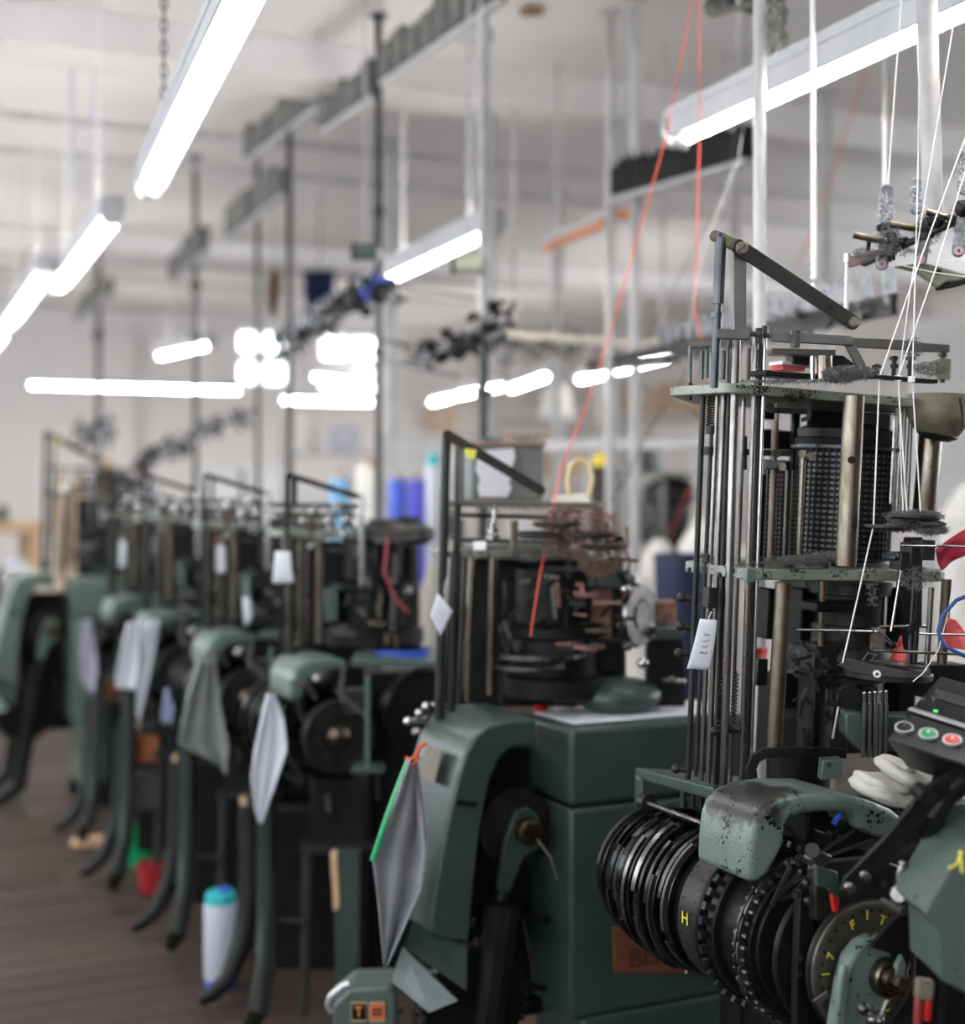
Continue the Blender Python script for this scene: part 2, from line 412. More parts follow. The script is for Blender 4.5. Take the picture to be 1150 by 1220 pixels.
# pale green dado panels on the far wall
for i in range(6):
    b = MB(); b.box((RX0+.5+1.0*i+3.6, RY1-.02, .95), (.985, .04, 1.9)); struct(b, 'trim_%d' % k, M_palegr, bevel=.006); k += 1
b = MB(); b.cyl((2.62, RY1-.15, 0), (2.62, RY1-.15, 1.98), .07, n=12); struct(b, 'trim_%d' % k, M_wall); k += 1
# wall pillars
for px in (165,):
    p = PG(px, RY1-.1, 0); b = MB(); b.box((p.x, p.y, RH/2), (.18, .2, RH)); struct(b, 'trim_%d' % k, M_pipe); k += 1

# ================================================================== lamps
def lamp(a, c, label, group=None, detail=True, width=.086, chains=True, dark_chain=False):
    """fluorescent fitting: a = far tube end, c = near tube end"""
    a, c = V(a), V(c); d = (c-a).normalized(); s_ = d.cross(UP).normalized(); L = (c-a).length; mid = (a+c)/2
    r = root('fluorescent_lamp', mid+UP*.1, label, 'ceiling lamp', group)
    ax = (d, s_, UP)
    b = MB(); prof = [(-.028, .057), (.028, .057), (.03, .04), (-.03, .04)]
    b.prism(prof, mid, s_, UP, d*(L+.03)); b.build('housing', M_white, r, bevel=.003)
    b = MB(); w2 = width/2
    prof = [(-.036, .058), (-w2, .002), (-w2+.004, .0), (-.030, .034), (.030, .034), (w2-.004, .0), (w2, .002), (.036, .058)]
    b.prism(prof, mid, s_, UP, d*(L+.02)); b.build('reflector', M_lamp, r, ang=20)
    b = MB(); b.cyl(a+d*.03, c-d*.03, .016, n=14); b.build('tube', M_tube, r)
    for e, sg in ((a, -1), (c, 1)):
        q = MB(); q.prism([(-.040, .082), (-w2-.004, .02), (-.026, -.022), (.026, -.022), (w2+.004, .02), (.040, .082)], e+d*sg*.022, s_, UP, d*.012)
        q.build('end_plate', M_alu, r, bevel=.002)
        q = MB(); q.cyl(e-d*sg*.035, e+d*sg*.012, .018, n=14); q.build('tube_holder', M_white, r)
    b = MB(); b.cyl(a+d*.06+UP*.072, c-d*.06+UP*.072, .009, n=10); b.build('added_uplight', M_uplight, r)  # up-facing tube added on top, out of sight, to brighten the ceiling
    for sg in (-1, 1):
        b = MB(); b.box(mid+s_*(.037*sg)+UP*.070, (L+.02, .004, .026), ax); b.build('uplight_cheek', M_lamp, r)  # side strips added to hide the up-facing tube from below
    b = MB(); b.box(mid+UP*.059, (L+.02, .072, .004), ax); b.build('uplight_tray', M_white, r)  # tray added beneath the up-facing tube
    if chains:
        for t in (.18, .82):
            p = a.lerp(c, t)+UP*.082; q = MB(); n = int((RH-p.z)/.032)
            if detail:
                for i in range(n):
                    u = s_ if i % 2 else d
                    cc = p+UP*(.016+.032*i)
                    q.tube([cc+u*(.0085*math.cos(2*math.pi*j/8))+UP*(.021*math.sin(2*math.pi*j/8)) for j in range(8)], .0032, 5, closed=True)
            else: q.cyl(p, V((p.x, p.y, RH)), .004, n=6)
            q.build('chain', M_chain if dark_chain else M_white, r)
    return r
ZT = 2.45
def ext(a, c, L): return a+(c-a).normalized()*L      # stretch to full length
a = PZ(178, 226, ZT); lamp(a, ext(a, PZ(291, 0, ZT), 2.44), 'long white fluorescent strip lamp hanging at the upper left, nearest on the aisle side', dark_chain=True)
a = PZ(70, 343, ZT); lamp(a, PZ(132, 262, ZT), 'second fluorescent strip lamp along the aisle, just beyond the long nearest one')
a = PZ(10, 388, ZT); lamp(a, PZ(54, 327, ZT), 'third fluorescent strip lamp along the aisle, overlapping the end of the second', detail=False)
a = PZ(-30, 440, ZT); lamp(a, PZ(4, 396, ZT), 'fourth fluorescent strip lamp along the aisle, cut by the left edge of the picture', detail=False)
a = PZ(462, 334, ZT); lamp(a, PZ(586, 276, ZT), 'fluorescent lamp over the middle machines, beside a hanging grey-green canister', detail=True)
a = PZ(813, 166, ZT); lamp(a, ext(a, PZ(1150, 14, ZT), 2.44), 'long bright fluorescent lamp at the upper right behind white poles', dark_chain=True)
lamp(P(34, 458, 14.3), P(288, 465, 14.0), 'horizontal fluorescent lamp low before the far wall, across the aisle', detail=False)
lamp(P(335, 476, 14.6), P(446, 479, 14.4), 'short horizontal fluorescent lamp under the bright far window', detail=False)
lamp(P(372, 448, 14.9), P(440, 456, 14.7), 'short fluorescent lamp directly below the panes of the far window', detail=False)
lamp(PZ(190, 424, ZT), PZ(250, 411, ZT), 'small far fluorescent lamp above and left of the bright far window', detail=False)
row = [(736, 441, 800, 424), (690, 452, 734, 443), (610, 463, 655, 447), (545, 471, 600, 460), (515, 479, 540, 473)]
words = ['nearest of the lamp row over the white sacks', 'second of the lamp row over the white sacks', 'third of the lamp row over the white sacks, behind the middle pole', 'fourth of the lamp row over the white sacks', 'farthest and smallest of the lamp row over the white sacks']
for (x0, y0, x1, y1), wd in zip(row, words):
    lamp(PZ(x0, y0, ZT), PZ(x1, y1, ZT), 'fluorescent lamp, '+wd, detail=False)
# extra unseen fittings outside the frame, added to light the room
for (x, y0, L) in ((.9, -2.8, 2.44), (4.4, -2.4, 2.44), (7.2, 1.2, 2.44), (7.4, 5.0, 2.44), (-1.4, 6.2, 2.44), (-1.4, 10, 2.44)):
    lamp((x, y0+L, ZT), (x, y0, ZT), 'fluorescent strip lamp hanging outside the picture', group='lamps outside the picture', detail=False)
# ================================================================== foreground machine
def PY(px, py, Y):                        # the point at a pixel in the vertical plane at world Y
    r = (px-CX)/FPX
    return P(px, py, Y/(FW.y+r*RT.y))
RO = Matrix.Rotation(math.radians(2.5), 3, FW)
UX, UY, UZ = RO @ EX, RO @ EY, RO @ UP    # the frame of this machine leans a little
if UZ.dot(RT) < 0:
    RO = Matrix.Rotation(math.radians(-2.5), 3, FW); UX, UY, UZ = RO @ EX, RO @ EY, RO @ UP
AX1 = (UX, UY, UZ)
m1o = P(960, 900, 2.6); m1o.z = 0
m1 = root('knitting_machine', m1o, 'tall dark two-storey knitting machine in sharp focus, with round cam drum and worn green hood', 'machine')
def part(b, name, m, par=None, **k): return b.build(name, m, par or m1, **k)
def rod(par, x0, y0, x1, y1, wpx, Z, m, name='rod', Z2=None, n=14):
    b = MB(); b.cyl(P(x0, y0, Z), P(x1, y1, Z2 or Z), wpx*Z/FPX/2, n=n); return b.build(name, m, par)
def spring_px(par, x0, y0, x1, y1, wpx, Z, turns, m=None, name='spring'):
    b = MB(); b.spring(P(x0, y0, Z), P(x1, y1, Z), wpx*Z/FPX/2, .0013, turns); return b.build(name, m or M_dark, par)
def barpx(par, pts, Z, t, m, name, bevel=.0012, d=None, **k):
    """flat plate whose outline is seen at these pixels, t metres thick, in the plane facing the aisle end"""
    b = MB(); b.poly([P(x, y, Z) if len(a) == 0 else P(x, y, a[0]) for x, y, *a in pts], (d or FW)*t); return b.build(name, m, par, bevel=bevel, **k)

# ---- plates
A = P(868, 462, 2.55)
def plate(A, t, name, m=M_plate, L=.545, back=.36, left=.185):
    r = .022; pts = [(r*(1-math.cos(a)), r*(1-math.sin(a))) for a in [math.pi/2*i/5 for i in range(6)]]
    pts = [(r-r*math.sin(a), r-r*math.cos(a)) for a in [math.pi/2*i/5 for i in range(5, -1, -1)]]
    pts += [(L-.05, 0), (L, .045), (L+.01, .14), (L-.04, back-.05), (L-.12, back), (.17, back), (0, left)]
    b = MB(); b.prism(pts, A, UX, UY, UZ*t); return part(b, name, m, bevel=.0022)
top = plate(A, .0175, 'top_plate')
B = P(887, 684, 2.55)
mid = plate(B, .0195, 'middle_plate', L=.50)
for x, y in ((822, 675), (858, 681)): bolt(m1, P(x, y+4, 2.64 if x < 850 else 2.585), -UX, .004, .004, M_dark)

# ---- round rods of the left bundle (top end, foot, width)
for x0, y0, x1, y1, wd, Z, m in ((838, 470, 820, 928, 7, 2.67, M_dark), (848, 515, 829, 925, 5, 2.66, M_dark), (855, 470, 836, 930, 6, 2.65, M_steel),
                                 (863, 470, 844, 932, 7, 2.63, M_steel), (869, 470, 851, 934, 5, 2.62, M_dark), (878, 386, 862, 938, 10, 2.585, M_steel),
                                 (901, 400, 883, 940, 7, 2.60, M_steel), (907, 400, 889, 940, 6, 2.61, M_dark), (912, 396, 894, 940, 4.5, 2.595, M_bright)):
    rod(m1, x0, y0, x1, y1, wd, Z, m)
rod(m1, 871, 400, 853, 936, 8, 2.68, M_dark); rod(m1, 887, 470, 870, 936, 5, 2.70, M_steel)
spring_px(m1, 848, 470, 846, 508, 9, 2.655, 12)
for x, y in ((847, 512), (845, 537), (843, 665)):
    b = MB(); b.cyl(P(x, y-5, 2.655), P(x, y+5, 2.655), S(6.5, 2.65)); part(b, 'rod_collar', M_dark)
spring_px(m1, 862, 800, 858, 868, 8, 2.62, 14); spring_px(m1, 877, 800, 873, 866, 7, 2.62, 14)
spring_px(m1, 848, 705, 846, 740, 6, 2.6, 9)
for x, y in ((818, 712), (817, 746), (815, 778), (812, 916), (858, 871), (876, 868)):
    b = MB(); b.cyl(P(x-8, y, 2.6), P(x+6, y+1, 2.6), S(4, 2.6), n=10); b.sph(P(x-6, y, 2.6), S(6, 2.6)); part(b, 'adjusting_knob', M_dark)
b = MB(); b.box(P(846, 712, 2.61), (.02, .02, .036), AX1); part(b, 'rod_clamp', M_dark, bevel=.002)
b = MB(); b.box(P(893, 686, 2.545), (.017, .01, .024), AX1); part(b, 'rod_clamp', M_pgreen, bevel=.002)
b = MB(); b.box(P(905, 800, 2.75), (.025, .02, .05), AX1); part(b, 'rod_clamp', M_blue, bevel=.002)

# ---- stout posts
def post(x0, y0, x1, y1, wd, Z, m, hole=None):
    o = rod(m1, x0, y0, x1, y1, wd, Z, m, 'post', n=24)
    if hole:
        b = MB(); p = P(hole[0], hole[1], Z-S(wd, Z)/2); b.cyl(p-FW*.0008, p+FW*.01, S(4.6, Z), n=16); b.build('post_hole', M_black, o)
    return o
post(1018, 472, 1008, 674, 25, 2.53, M_bronze, (1015, 548))
post(934, 694, 922, 895, 20, 2.56, M_bronze)
post(1109, 518, 1101, 612, 27, 2.80, M_bronze)
post(1128, 690, 1122, 800, 12, 2.75, M_bronze)
rod(m1, 981, 692, 978, 770, 7, 2.72, M_bronze, 'short_post'); rod(m1, 957, 540, 952, 660, 7, 2.68, M_bronze, 'short_post')
rod(m1, 924, 500, 918, 664, 8, 2.70, M_bronze, 'short_post'); rod(m1, 938, 560, 934, 668, 4, 2.72, M_steel, 'short_post')
for x in (1071, 1079, 1087): rod(m1, x, 475, x-7, 612, 6, 2.78, M_steel, 'guide_rod')
rod(m1, 1066, 500, 1061, 600, 4, 2.75, M_bright, 'guide_rod')
rod(m1, 1110, 700, 1104, 800, 7, 2.6, M_steel, 'guide_rod'); rod(m1, 1096, 700, 1090, 790, 6, 2.62, M_dark, 'guide_rod')

# ---- linkage over the top plate
b = MB(); b.cyl(P(859, 283, 2.5), P(856, 362, 2.5), S(14, 2.5)/2, n=20); b.cyl(P(859, 278, 2.5), P(859, 284, 2.5), S(11, 2.5)/2, S(14, 2.5)/2, n=20)
pr = part(b, 'plunger', M_blue)
b = MB(); b.cyl(P(856, 362, 2.5), P(855, 374, 2.5), S(8, 2.5)/2); b.cyl(P(855, 374, 2.5), P(851, 462, 2.5), S(10, 2.5)/2); b.cyl(P(854, 372, 2.5), P(854, 379, 2.5), S(14, 2.5)/2); b.build('plunger_stem', M_blue, m1)
b = MB(); b.rbar(P(852, 281, 2.5), P(880, 294, 2.5), S(13, 2.5), .012, FW); part(b, 'plunger_fork', M_ochre, bevel=.001)
barpx(m1, [(874, 300), (889, 300), (889, 394), (875, 394)], 2.51, .009, M_grey, 'upright_bar')
b = MB(); b.rbar(P(880, 294, 2.49), P(1016, 384, 2.6), S(18, 2.55), .007, FW); lv = part(b, 'lever', M_grey, bevel=.001)
for x, y, Z, r in ((884, 296, 2.485, 7.5), (1017, 384, 2.595, 6)):
    b = MB(); p = P(x, y, Z-.004); b.lathe([(S(r, Z), 0), (S(r, Z), .006), (S(r*.8, Z), .0085)], p, -FW, 18); o_ = b.build('pivot_screw', M_ochre, lv)
b = MB(); p = P(884, 296, 2.485-.013); b.box(p, (S(12, 2.5), .001, .0016), (RO @ V((RT*.75+UP*.66)), FW, UP)); b.build('screw_slot', M_black, lv)
b = MB(); p = P(989, 366, 2.571); b.cyl(p, p-FW*.002, S(2.6, 2.57), n=12); b.build('lever_hole', M_black, lv)
barpx(m1, [(853, 392), (892, 394), (892, 405), (853, 404)], 2.50, .02, M_grey, 'cross_bar')
barpx(m1, [(920, 396), (950, 397), (1012, 400), (1020, 406), (1016, 412), (920, 407)], 2.54, .012, M_grey, 'cross_bar')
barpx(m1, [(1010, 402, 2.56), (1090, 406, 2.62), (1092, 418, 2.62), (1018, 414, 2.56)], 2.56, .010, M_grey, 'cross_bar')
barpx(m1, [(1090, 408, 2.68), (1131, 411, 2.73), (1131, 420, 2.73), (1090, 419, 2.68)], 2.6, .010, M_grey, 'cross_bar')
barpx(m1, [(1006, 410), (1018, 410), (1034, 440), (1024, 444)], 2.55, .010, M_grey, 'strut')
b = MB(); b.cyl(P(1012, 404, 2.545), P(1012, 404, 2.53), S(4, 2.54)); part(b, 'pivot_screw', M_grey)
barpx(m1, [(821, 407, 2.68), (853, 402, 2.56), (853, 412, 2.56), (821, 416, 2.68)], 2.6, .012, M_black, 'cross_bar')
for x, y0, y1, w_, Z in ((823, 412, 455, 6, 2.67), (837, 418, 452, 6, 2.66), (843, 410, 450, 6, 2.65), (862, 418, 452, 8, 2.6), (868, 415, 455, 5, 2.63), (893, 415, 452, 5, 2.66)):
    rod(m1, x, y0, x-1, y1, w_, Z, M_grey, 'stud')
rod(m1, 823, 456, 822, 477, 5, 2.67, M_black, 'stud')
barpx(m1, [(917, 416), (992, 418), (992, 425), (917, 423)], 2.62, .05, M_grey, 'cross_bar')
barpx(m1, [(940, 423), (1000, 425), (1015, 436), (985, 440), (942, 434)], 2.68, .06, M_black, 'slide_block')
b = MB(); b.cyl(P(981, 424, 2.6), P(981, 452, 2.6), S(21, 2.6)/2, n=20); part(b, 'bush', M_bronze)
b = MB(); b.cyl(P(968, 424, 2.59), P(968, 452, 2.59), S(6, 2.6)/2); part(b, 'bush', M_bright)
b = MB(); b.box(P(938, 438, 2.7), (.05, .04, .012), AX1); part(b, 'red_label_block', M_redcloth)
b = MB(); b.box(P(938, 434, 2.69), (.052, .042, .006), AX1); part(b, 'pale_block', M_white)
b = MB(); b.box(P(930, 447, 2.6), (.10, .05, .010), AX1); part(b, 'slide_bar', M_black, bevel=.002)
b = MB(); b.box(P(948, 404, 2.53), (.012, .012, .03), AX1); b.cyl(P(944, 393, 2.53), P(944, 400, 2.53), .004); part(b, 'stop_block', M_grey, bevel=.001)
for x, y, Z in ((904, 391, 2.585), (912, 388, 2.59), (906, 398, 2.58)):
    b = MB(); b.cyl(P(x, y, Z), P(x, y+12, Z), S(4, Z), n=6); part(b, 'nut', M_dark)
b = MB(); b.box(P(904, 399, 2.58), (.04, .012, .008), AX1); part(b, 'rod_bridge', M_dark, bevel=.001)
for x, y, h_, Z in ((1066, 424, 26, 2.62), (1045, 434, 14, 2.6), (1085, 424, 28, 2.66), (1124, 420, 36, 2.72)):
    b = MB(); b.cyl(P(x, y, Z), P(x-1, y+h_, Z), S(3, Z), n=10); b.cyl(P(x, y+1, Z), P(x, y+5, Z), S(6, Z), n=6); b.cyl(P(x, y+10, Z), P(x, y+15, Z), S(5, Z), n=12); part(b, 'tension_screw', M_dark)
b = MB(); b.cyl(P(1125, 428, 2.72), P(1124, 452, 2.72), S(9, 2.72), n=16); part(b, 'tension_screw', M_ochre)
# grey lint that lies on the plates
def lint(par, spots, Z, name='lint', m=M_lint, seed=1):
    rn = random.Random(seed); b = MB()
    for x, y, rx, ry, n in spots:
        for i in range(int(n*2.2)):
            a = rn.random()*6.28; q = math.sqrt(rn.random())
            p = P(x+math.cos(a)*q*rx, y+math.sin(a)*q*ry, Z+rn.uniform(-.03, .03))
            d = V((rn.uniform(-1, 1), rn.uniform(-1, 1), rn.uniform(-.35, .5))).normalized()*rn.uniform(.003, .008)
            c = p+V((rn.uniform(-1, 1), rn.uniform(-1, 1), rn.uniform(0, 1)))*.005
            b.tube([p-d, c, p+d], .00042, 3)
    o = b.build(name, m, par); o['kind'] = 'stuff'; return o
lint(m1, [(1015, 445, 34, 8, 420), (1000, 452, 20, 5, 150), (880, 398, 30, 3, 60), (1110, 440, 20, 9, 150), (930, 455, 50, 2, 100), (1088, 415, 10, 14, 90)], 2.56)
# eyelet plate on the front edge
b = MB(); b.prism([(-.075, -.012), (.06, -.016), (.068, .0), (.06, .016), (-.07, .014), (-.082, 0)], P(1078, 452, 2.50), UX, UY, UZ*.006)
ey = part(b, 'eyelet_plate', M_black, bevel=.001)
EYES = [(1047, 451), (1070, 452), (1086, 453)]
for x, y in EYES:
    b = MB(); b.ring(P(x, y-1, 2.485), UZ, .003, .0062, .010, 16); b.build('eyelet', M_white, ey)
# ---- right hand casting under the top plate
b = MB()
def cast(u, v):
    a = 2*math.pi*u; t = v
    r = 1-.42*max(0, t-.55)**1.2/.45**1.2 if t > .55 else 1
    p = P(1119, 470+50*t, 2.74)
    sx = S(31, 2.74)*(1.0-.0*t)*(r if t > .55 else 1); 
    e = 2.6; c, s_ = math.cos(a), math.sin(a)
    return p+UX*(sx*abs(c)**(2/e)*(1 if c > 0 else -1))+UY*(.06*r*abs(s_)**(2/e)*(1 if s_ > 0 else -1))
b.grid(cast, 24, 8); part(b, 'corner_casting', M_ochre)
b = MB(); b.cyl(P(1117, 519, 2.74), P(1116, 524, 2.74), S(24, 2.74), S(15, 2.74), n=24); part(b, 'casting_neck', M_dark)
b = MB(); b.tube([P(1144, 474, 2.66), P(1147, 492, 2.66), P(1148, 505, 2.66)], .0022); part(b, 'hook', M_black)

# ---- pattern cylinder with its pegged rings
Zp = 2.82; ct, cb = P(1009, 505, Zp), P(1001, 668, Zp); axp = (ct-cb).normalized(); Hp = (ct-cb).length
R = S(57, Zp)
b = MB(); b.lathe([(R*.93, 0), (R*.93, Hp*.84), (R*1.03, Hp*.84), (R*1.05, Hp*.88), (R*1.0, Hp*.89), (R*1.0, Hp*.95), (R*.9, Hp*.97), (R*.5, Hp)], cb, axp, 48)
pc = part(b, 'pattern_cylinder', M_black)
for i in range(19):
    q = MB(); q.ring(cb+axp*(Hp*(.03+.041*i)), axp, R*.92, R*.985, Hp*.017, 48); q.build('ring', M_grey, pc)
u_, w_ = perp(axp); q = MB()
for i in range(44):
    a = 2*math.pi*i/44; c = u_*math.cos(a)+w_*math.sin(a); q.box(cb+axp*Hp*.42+c*R*.985, (R*.05, R*.032, Hp*.80), (c, axp.cross(c), axp))
q.build('jacks', M_black, pc)['kind'] = 'stuff'
q = MB(); q.ring(cb+axp*Hp*.82, axp, R*.9, R*1.12, .006, 48); q.build('rim', M_disc, pc)
# dark back frame behind the cylinder, with daylight gaps
for x0, y0, x1, y1, Z in ((948, 474, 1070, 672, 3.02), (898, 566, 950, 672, 3.0), (898, 474, 930, 500, 3.0), (900, 512, 950, 536, 3.0), (940, 474, 950, 670, 2.99), (908, 548, 944, 568, 3.0)):
    b = MB(); b.box(P((x0+x1)/2, (y0+y1)/2, Z), (S(x1-x0, Z), .012, S(y1-y0, Z)), AX1); part(b, 'back_frame', M_black, bevel=.002)
# perforated control bars and small levers in front of the cylinder
for x, Z in ((916, 2.72), (927, 2.74), (946, 2.76)):
    b = MB(); b.bar(P(x+3, 560, Z), P(x-2, 664, Z), S(9, Z), .008, FW); o_ = part(b, 'punched_bar', M_dark)
    q = MB(); 
    for k in range(17):
        for s_ in (-2.2, 2.2):
            p = P(x+2.6+s_-k*.3, 566+k*5.7, Z-.004); q.cyl(p, p-FW*.0015, S(1.2, Z), n=6)
    q.build('punch_holes', M_bronze, o_)['kind'] = 'stuff'
for pts, Z, t, m in (([(885, 520), (890, 520), (890, 560), (885, 560)], 2.72, .01, M_dark), ([(882, 535), (945, 537), (945, 544), (882, 542)], 2.71, .012, M_black), ([(912, 549), (935, 548), (936, 558), (913, 559)], 2.69, .012, M_blue),
                     ([(918, 485), (968, 488), (968, 494), (918, 492)], 2.7, .01, M_black), ([(962, 475), (966, 475), (966, 500), (955, 503), (955, 498), (962, 496)], 2.66, .006, M_dark), ([(940, 472), (950, 472), (950, 478), (940, 478)], 2.66, .01, M_dark)):
    barpx(m1, pts, Z, t, m, 'link')
for x, y in ((925, 540), (966, 544), (931, 556), (955, 541), (917, 487)):
    b = MB(); p = P(x, y, 2.68); b.cyl(p, p-FW*.01, S(5, 2.68), n=14); part(b, 'link_screw', M_bronze if x > 930 else M_dark)
rod(m1, 905, 488, 903, 545, 6, 2.76, M_dark, 'short_post'); rod(m1, 926, 480, 925, 538, 5, 2.7, M_bronze, 'short_post'); 
rod(m1, 1030, 491, 1068, 493, 4, 2.76, M_bright, 'cross_rod')
# blocks, screws on the middle plate
for x, y, w_ in ((940, 667, 16), (966, 664, 10), (985, 670, 9), (905, 664, 12)):
    b = MB(); b.cyl(P(x, y, 2.66), P(x, y+10, 2.66), S(w_/2, 2.66), n=6); part(b, 'plate_nut', M_dark)
lint(m1, [(950, 668, 40, 5, 260), (985, 664, 25, 5, 140), (900, 672, 20, 3, 60)], 2.62, seed=5)

# ---- lower storey: needle cylinder, beds, blocks
Zn = 2.8
def lathe_px(x, prof, Z, m, name, tilt=-.045, n=36, par=None):
    """turned body: (y pixel, radius px) pairs downwards from the first"""
    o = P(x+tilt*(prof[0][0]-700)*1, prof[0][0], Z)
    b = MB(); b.lathe([(S(r, Z), S(y-prof[0][0], Z)) for y, r in prof], o, -UZ, n); return part(b, name, m, par)
lathe_px(1010, [(692, 52), (706, 52), (708, 44), (742, 44), (744, 30), (770, 30)], 2.86, M_dark, 'cylinder_head')
lathe_px(1005, [(768, 58), (778, 62), (782, 62), (784, 48), (800, 48), (802, 54), (808, 54), (812, 40), (890, 40)], 2.84, M_dark, 'needle_cylinder')
b = MB()
for i in range(40):
    a = 2*math.pi*i/40; c = EX*math.cos(a)+EY*math.sin(a); p = P(1001, 850, 2.84)+c*S(41, 2.84); b.box(p, (.003, .003, .11), (c, UZ.cross(c), UZ))
part(b, 'needles', M_steel)['kind'] = 'stuff'
for x0, y0, x1, y1, Z, m in ((958, 800, 975, 892, 2.70, M_black), (978, 838, 1004, 896, 2.68, M_dark), (944, 700, 960, 780, 2.86, M_black), (1060, 700, 1085, 900, 2.86, M_black),
                             (905, 700, 916, 760, 2.80, M_black), (1090, 790, 1150, 830, 2.75, M_black), (957, 765, 1003, 798, 2.76, M_dark), (955, 716, 1040, 728, 2.74, M_black), (905, 800, 960, 900, 2.95, M_black)):
    b = MB(); b.box(P((x0+x1)/2, (y0+y1)/2, Z), (S(x1-x0, Z), .05, S(y1-y0, Z)), AX1); part(b, 'frame_block', m, bevel=.003)
for x, y in ((975, 803), (990, 855), (985, 850), (975, 780), (950, 790), (1000, 738), (990, 880)): bolt(m1, P(x, y, 2.64), -FW, .004, .005, M_dark)
rn = random.Random(11)
for i in range(26):      # small levers, springs and fingers in the dark works
    x, y = rn.uniform(945, 1010), rn.uniform(765, 890); a = rn.uniform(0, 3.14); L = rn.uniform(8, 20); Z = 2.66+rn.random()*.06
    b = MB(); b.rbar(P(x-math.cos(a)*L/2, y-math.sin(a)*L/2, Z), P(x+math.cos(a)*L/2, y+math.sin(a)*L/2, Z), S(4, Z), .004, FW); part(b, 'small_lever', rn.choice((M_dark, M_black, M_steel, M_dark)))
rod(m1, 949, 750, 1048, 753, 3.5, 2.62, M_bright, 'cross_rod'); rod(m1, 1048, 747, 1106, 746, 4, 2.60, M_steel, 'cross_rod'); rod(m1, 1095, 755, 1160, 757, 3, 2.5, M_bright, 'cross_rod')
rod(m1, 1040, 775, 1160, 780, 3.5, 2.52, M_steel, 'cross_rod'); rod(m1, 1115, 650, 1160, 652, 3, 2.45, M_steel, 'cross_rod'); rod(m1, 1074, 650, 1116, 651, 3, 2.45, M_bright, 'cross_rod')
rod(m1, 1074, 678, 1062, 752, 3, 2.53, M_bright, 'thin_rod'); rod(m1, 1092, 645, 1083, 790, 4, 2.6, M_blue, 'thin_rod')
barpx(m1, [(1093, 640), (1099, 640), (1098, 745), (1084, 756), (1080, 752), (1090, 735)], 2.58, .008, M_black, 'swing_arm')
barpx(m1, [(1080, 640), (1094, 640), (1088, 770), (1079, 775), (1070, 700)], 2.66, .03, M_black, 'carrier_frame')
# sinker cap and yarn ring at the middle of the works
ring_c = P(1058, 803, 2.60)
b = MB(); b.ring(ring_c, UZ, S(38, 2.6), S(52, 2.6), .012, 40); part(b, 'yarn_ring', M_dark, bevel=.002)
b = MB(); b.ring(ring_c+UZ*.012, UZ, S(44, 2.6), S(47, 2.6), .006, 40); part(b, 'ring_wire', M_bright)
barpx(m1, [(998, 792), (1010, 784), (1046, 793), (1080, 800), (1078, 808), (1046, 806), (1012, 800)], 2.5, .008, M_grey, 'finger_arm')
b = MB(); p = P(1045, 803, 2.49); b.ring(p, FW, S(2, 2.49), S(4.5, 2.49), .006, 16); part(b, 'guide_eye', M_white)
b = MB(); b.tube([P(1028, 787, 2.5), P(1034, 778, 2.5), P(1044, 780, 2.5), P(1038, 787, 2.5)], .0016); part(b, 'wire_hook', M_steel)
b = MB(); b.tube([P(1037, 748, 2.52), P(1047, 757, 2.52), P(1060, 766, 2.52), P(1066, 770, 2.52), P(1056, 758, 2.52), P(1044, 750, 2.52)], .0011); part(b, 'wire_hook', M_bright)
b = MB(); b.sph(P(1064, 768, 2.51), .007); part(b, 'guide_ball', M_black)
# latch needles in their green holder
barpx(m1, [(1003, 850), (1008, 846), (1034, 850), (1034, 890), (1019, 890), (1004, 874)], 2.5, .05, M_green, 'needle_holder', bevel=.003)
barpx(m1, [(1050, 850), (1088, 850), (1088, 868), (1076, 892), (1050, 892)], 2.52, .05, M_green, 'needle_holder', bevel=.003)
for i, x in enumerate((1030, 1036.5, 1043, 1049.5, 1056)):
    b = MB(); b.bar(P(x, 838, 2.47), P(x-2, 902, 2.47), S(3.6, 2.47), .012, FW); o_ = part(b, 'feeder_blade', M_grey, bevel=.0006)
    q = MB(); q.cyl(P(x, 826-i*.5, 2.47), P(x, 838, 2.47), S(1.8, 2.47), n=8); q.sph(P(x, 826-i*.5, 2.47), S(2.4, 2.47)); q.build('blade_tip', M_bright, o_)
barpx(m1, [(998, 820), (1012, 812), (1040, 834), (1030, 842), (1018, 850), (1008, 846)], 2.53, .02, M_black, 'cam_plate', bevel=.002)
rod(m1, 1000, 842, 993, 880, 5, 2.5, M_steel, 'thin_rod')
# horizontal black guard bar with its rounded corner
b = MB(); pts = [P(x, y, Z) for x, y, Z in ((898, 938, 2.52), (895, 915, 2.52), (900, 903, 2.52), (912, 897, 2.52), (940, 895, 2.53), (1005, 897, 2.56))]
for a_, c_ in zip(pts, pts[1:]): b.bar(a_, c_+(c_-a_).normalized()*.004, S(12, 2.5), .012, FW)
part(b, 'guard_bar', M_black, bevel=.002)
barpx(m1, [(978, 904), (1001, 902), (1001, 924), (976, 928)], 2.50, .03, M_mid, 'guard_bracket', bevel=.002); bolt(m1, P(988, 911, 2.482), -FW, .003, .003, M_dark)
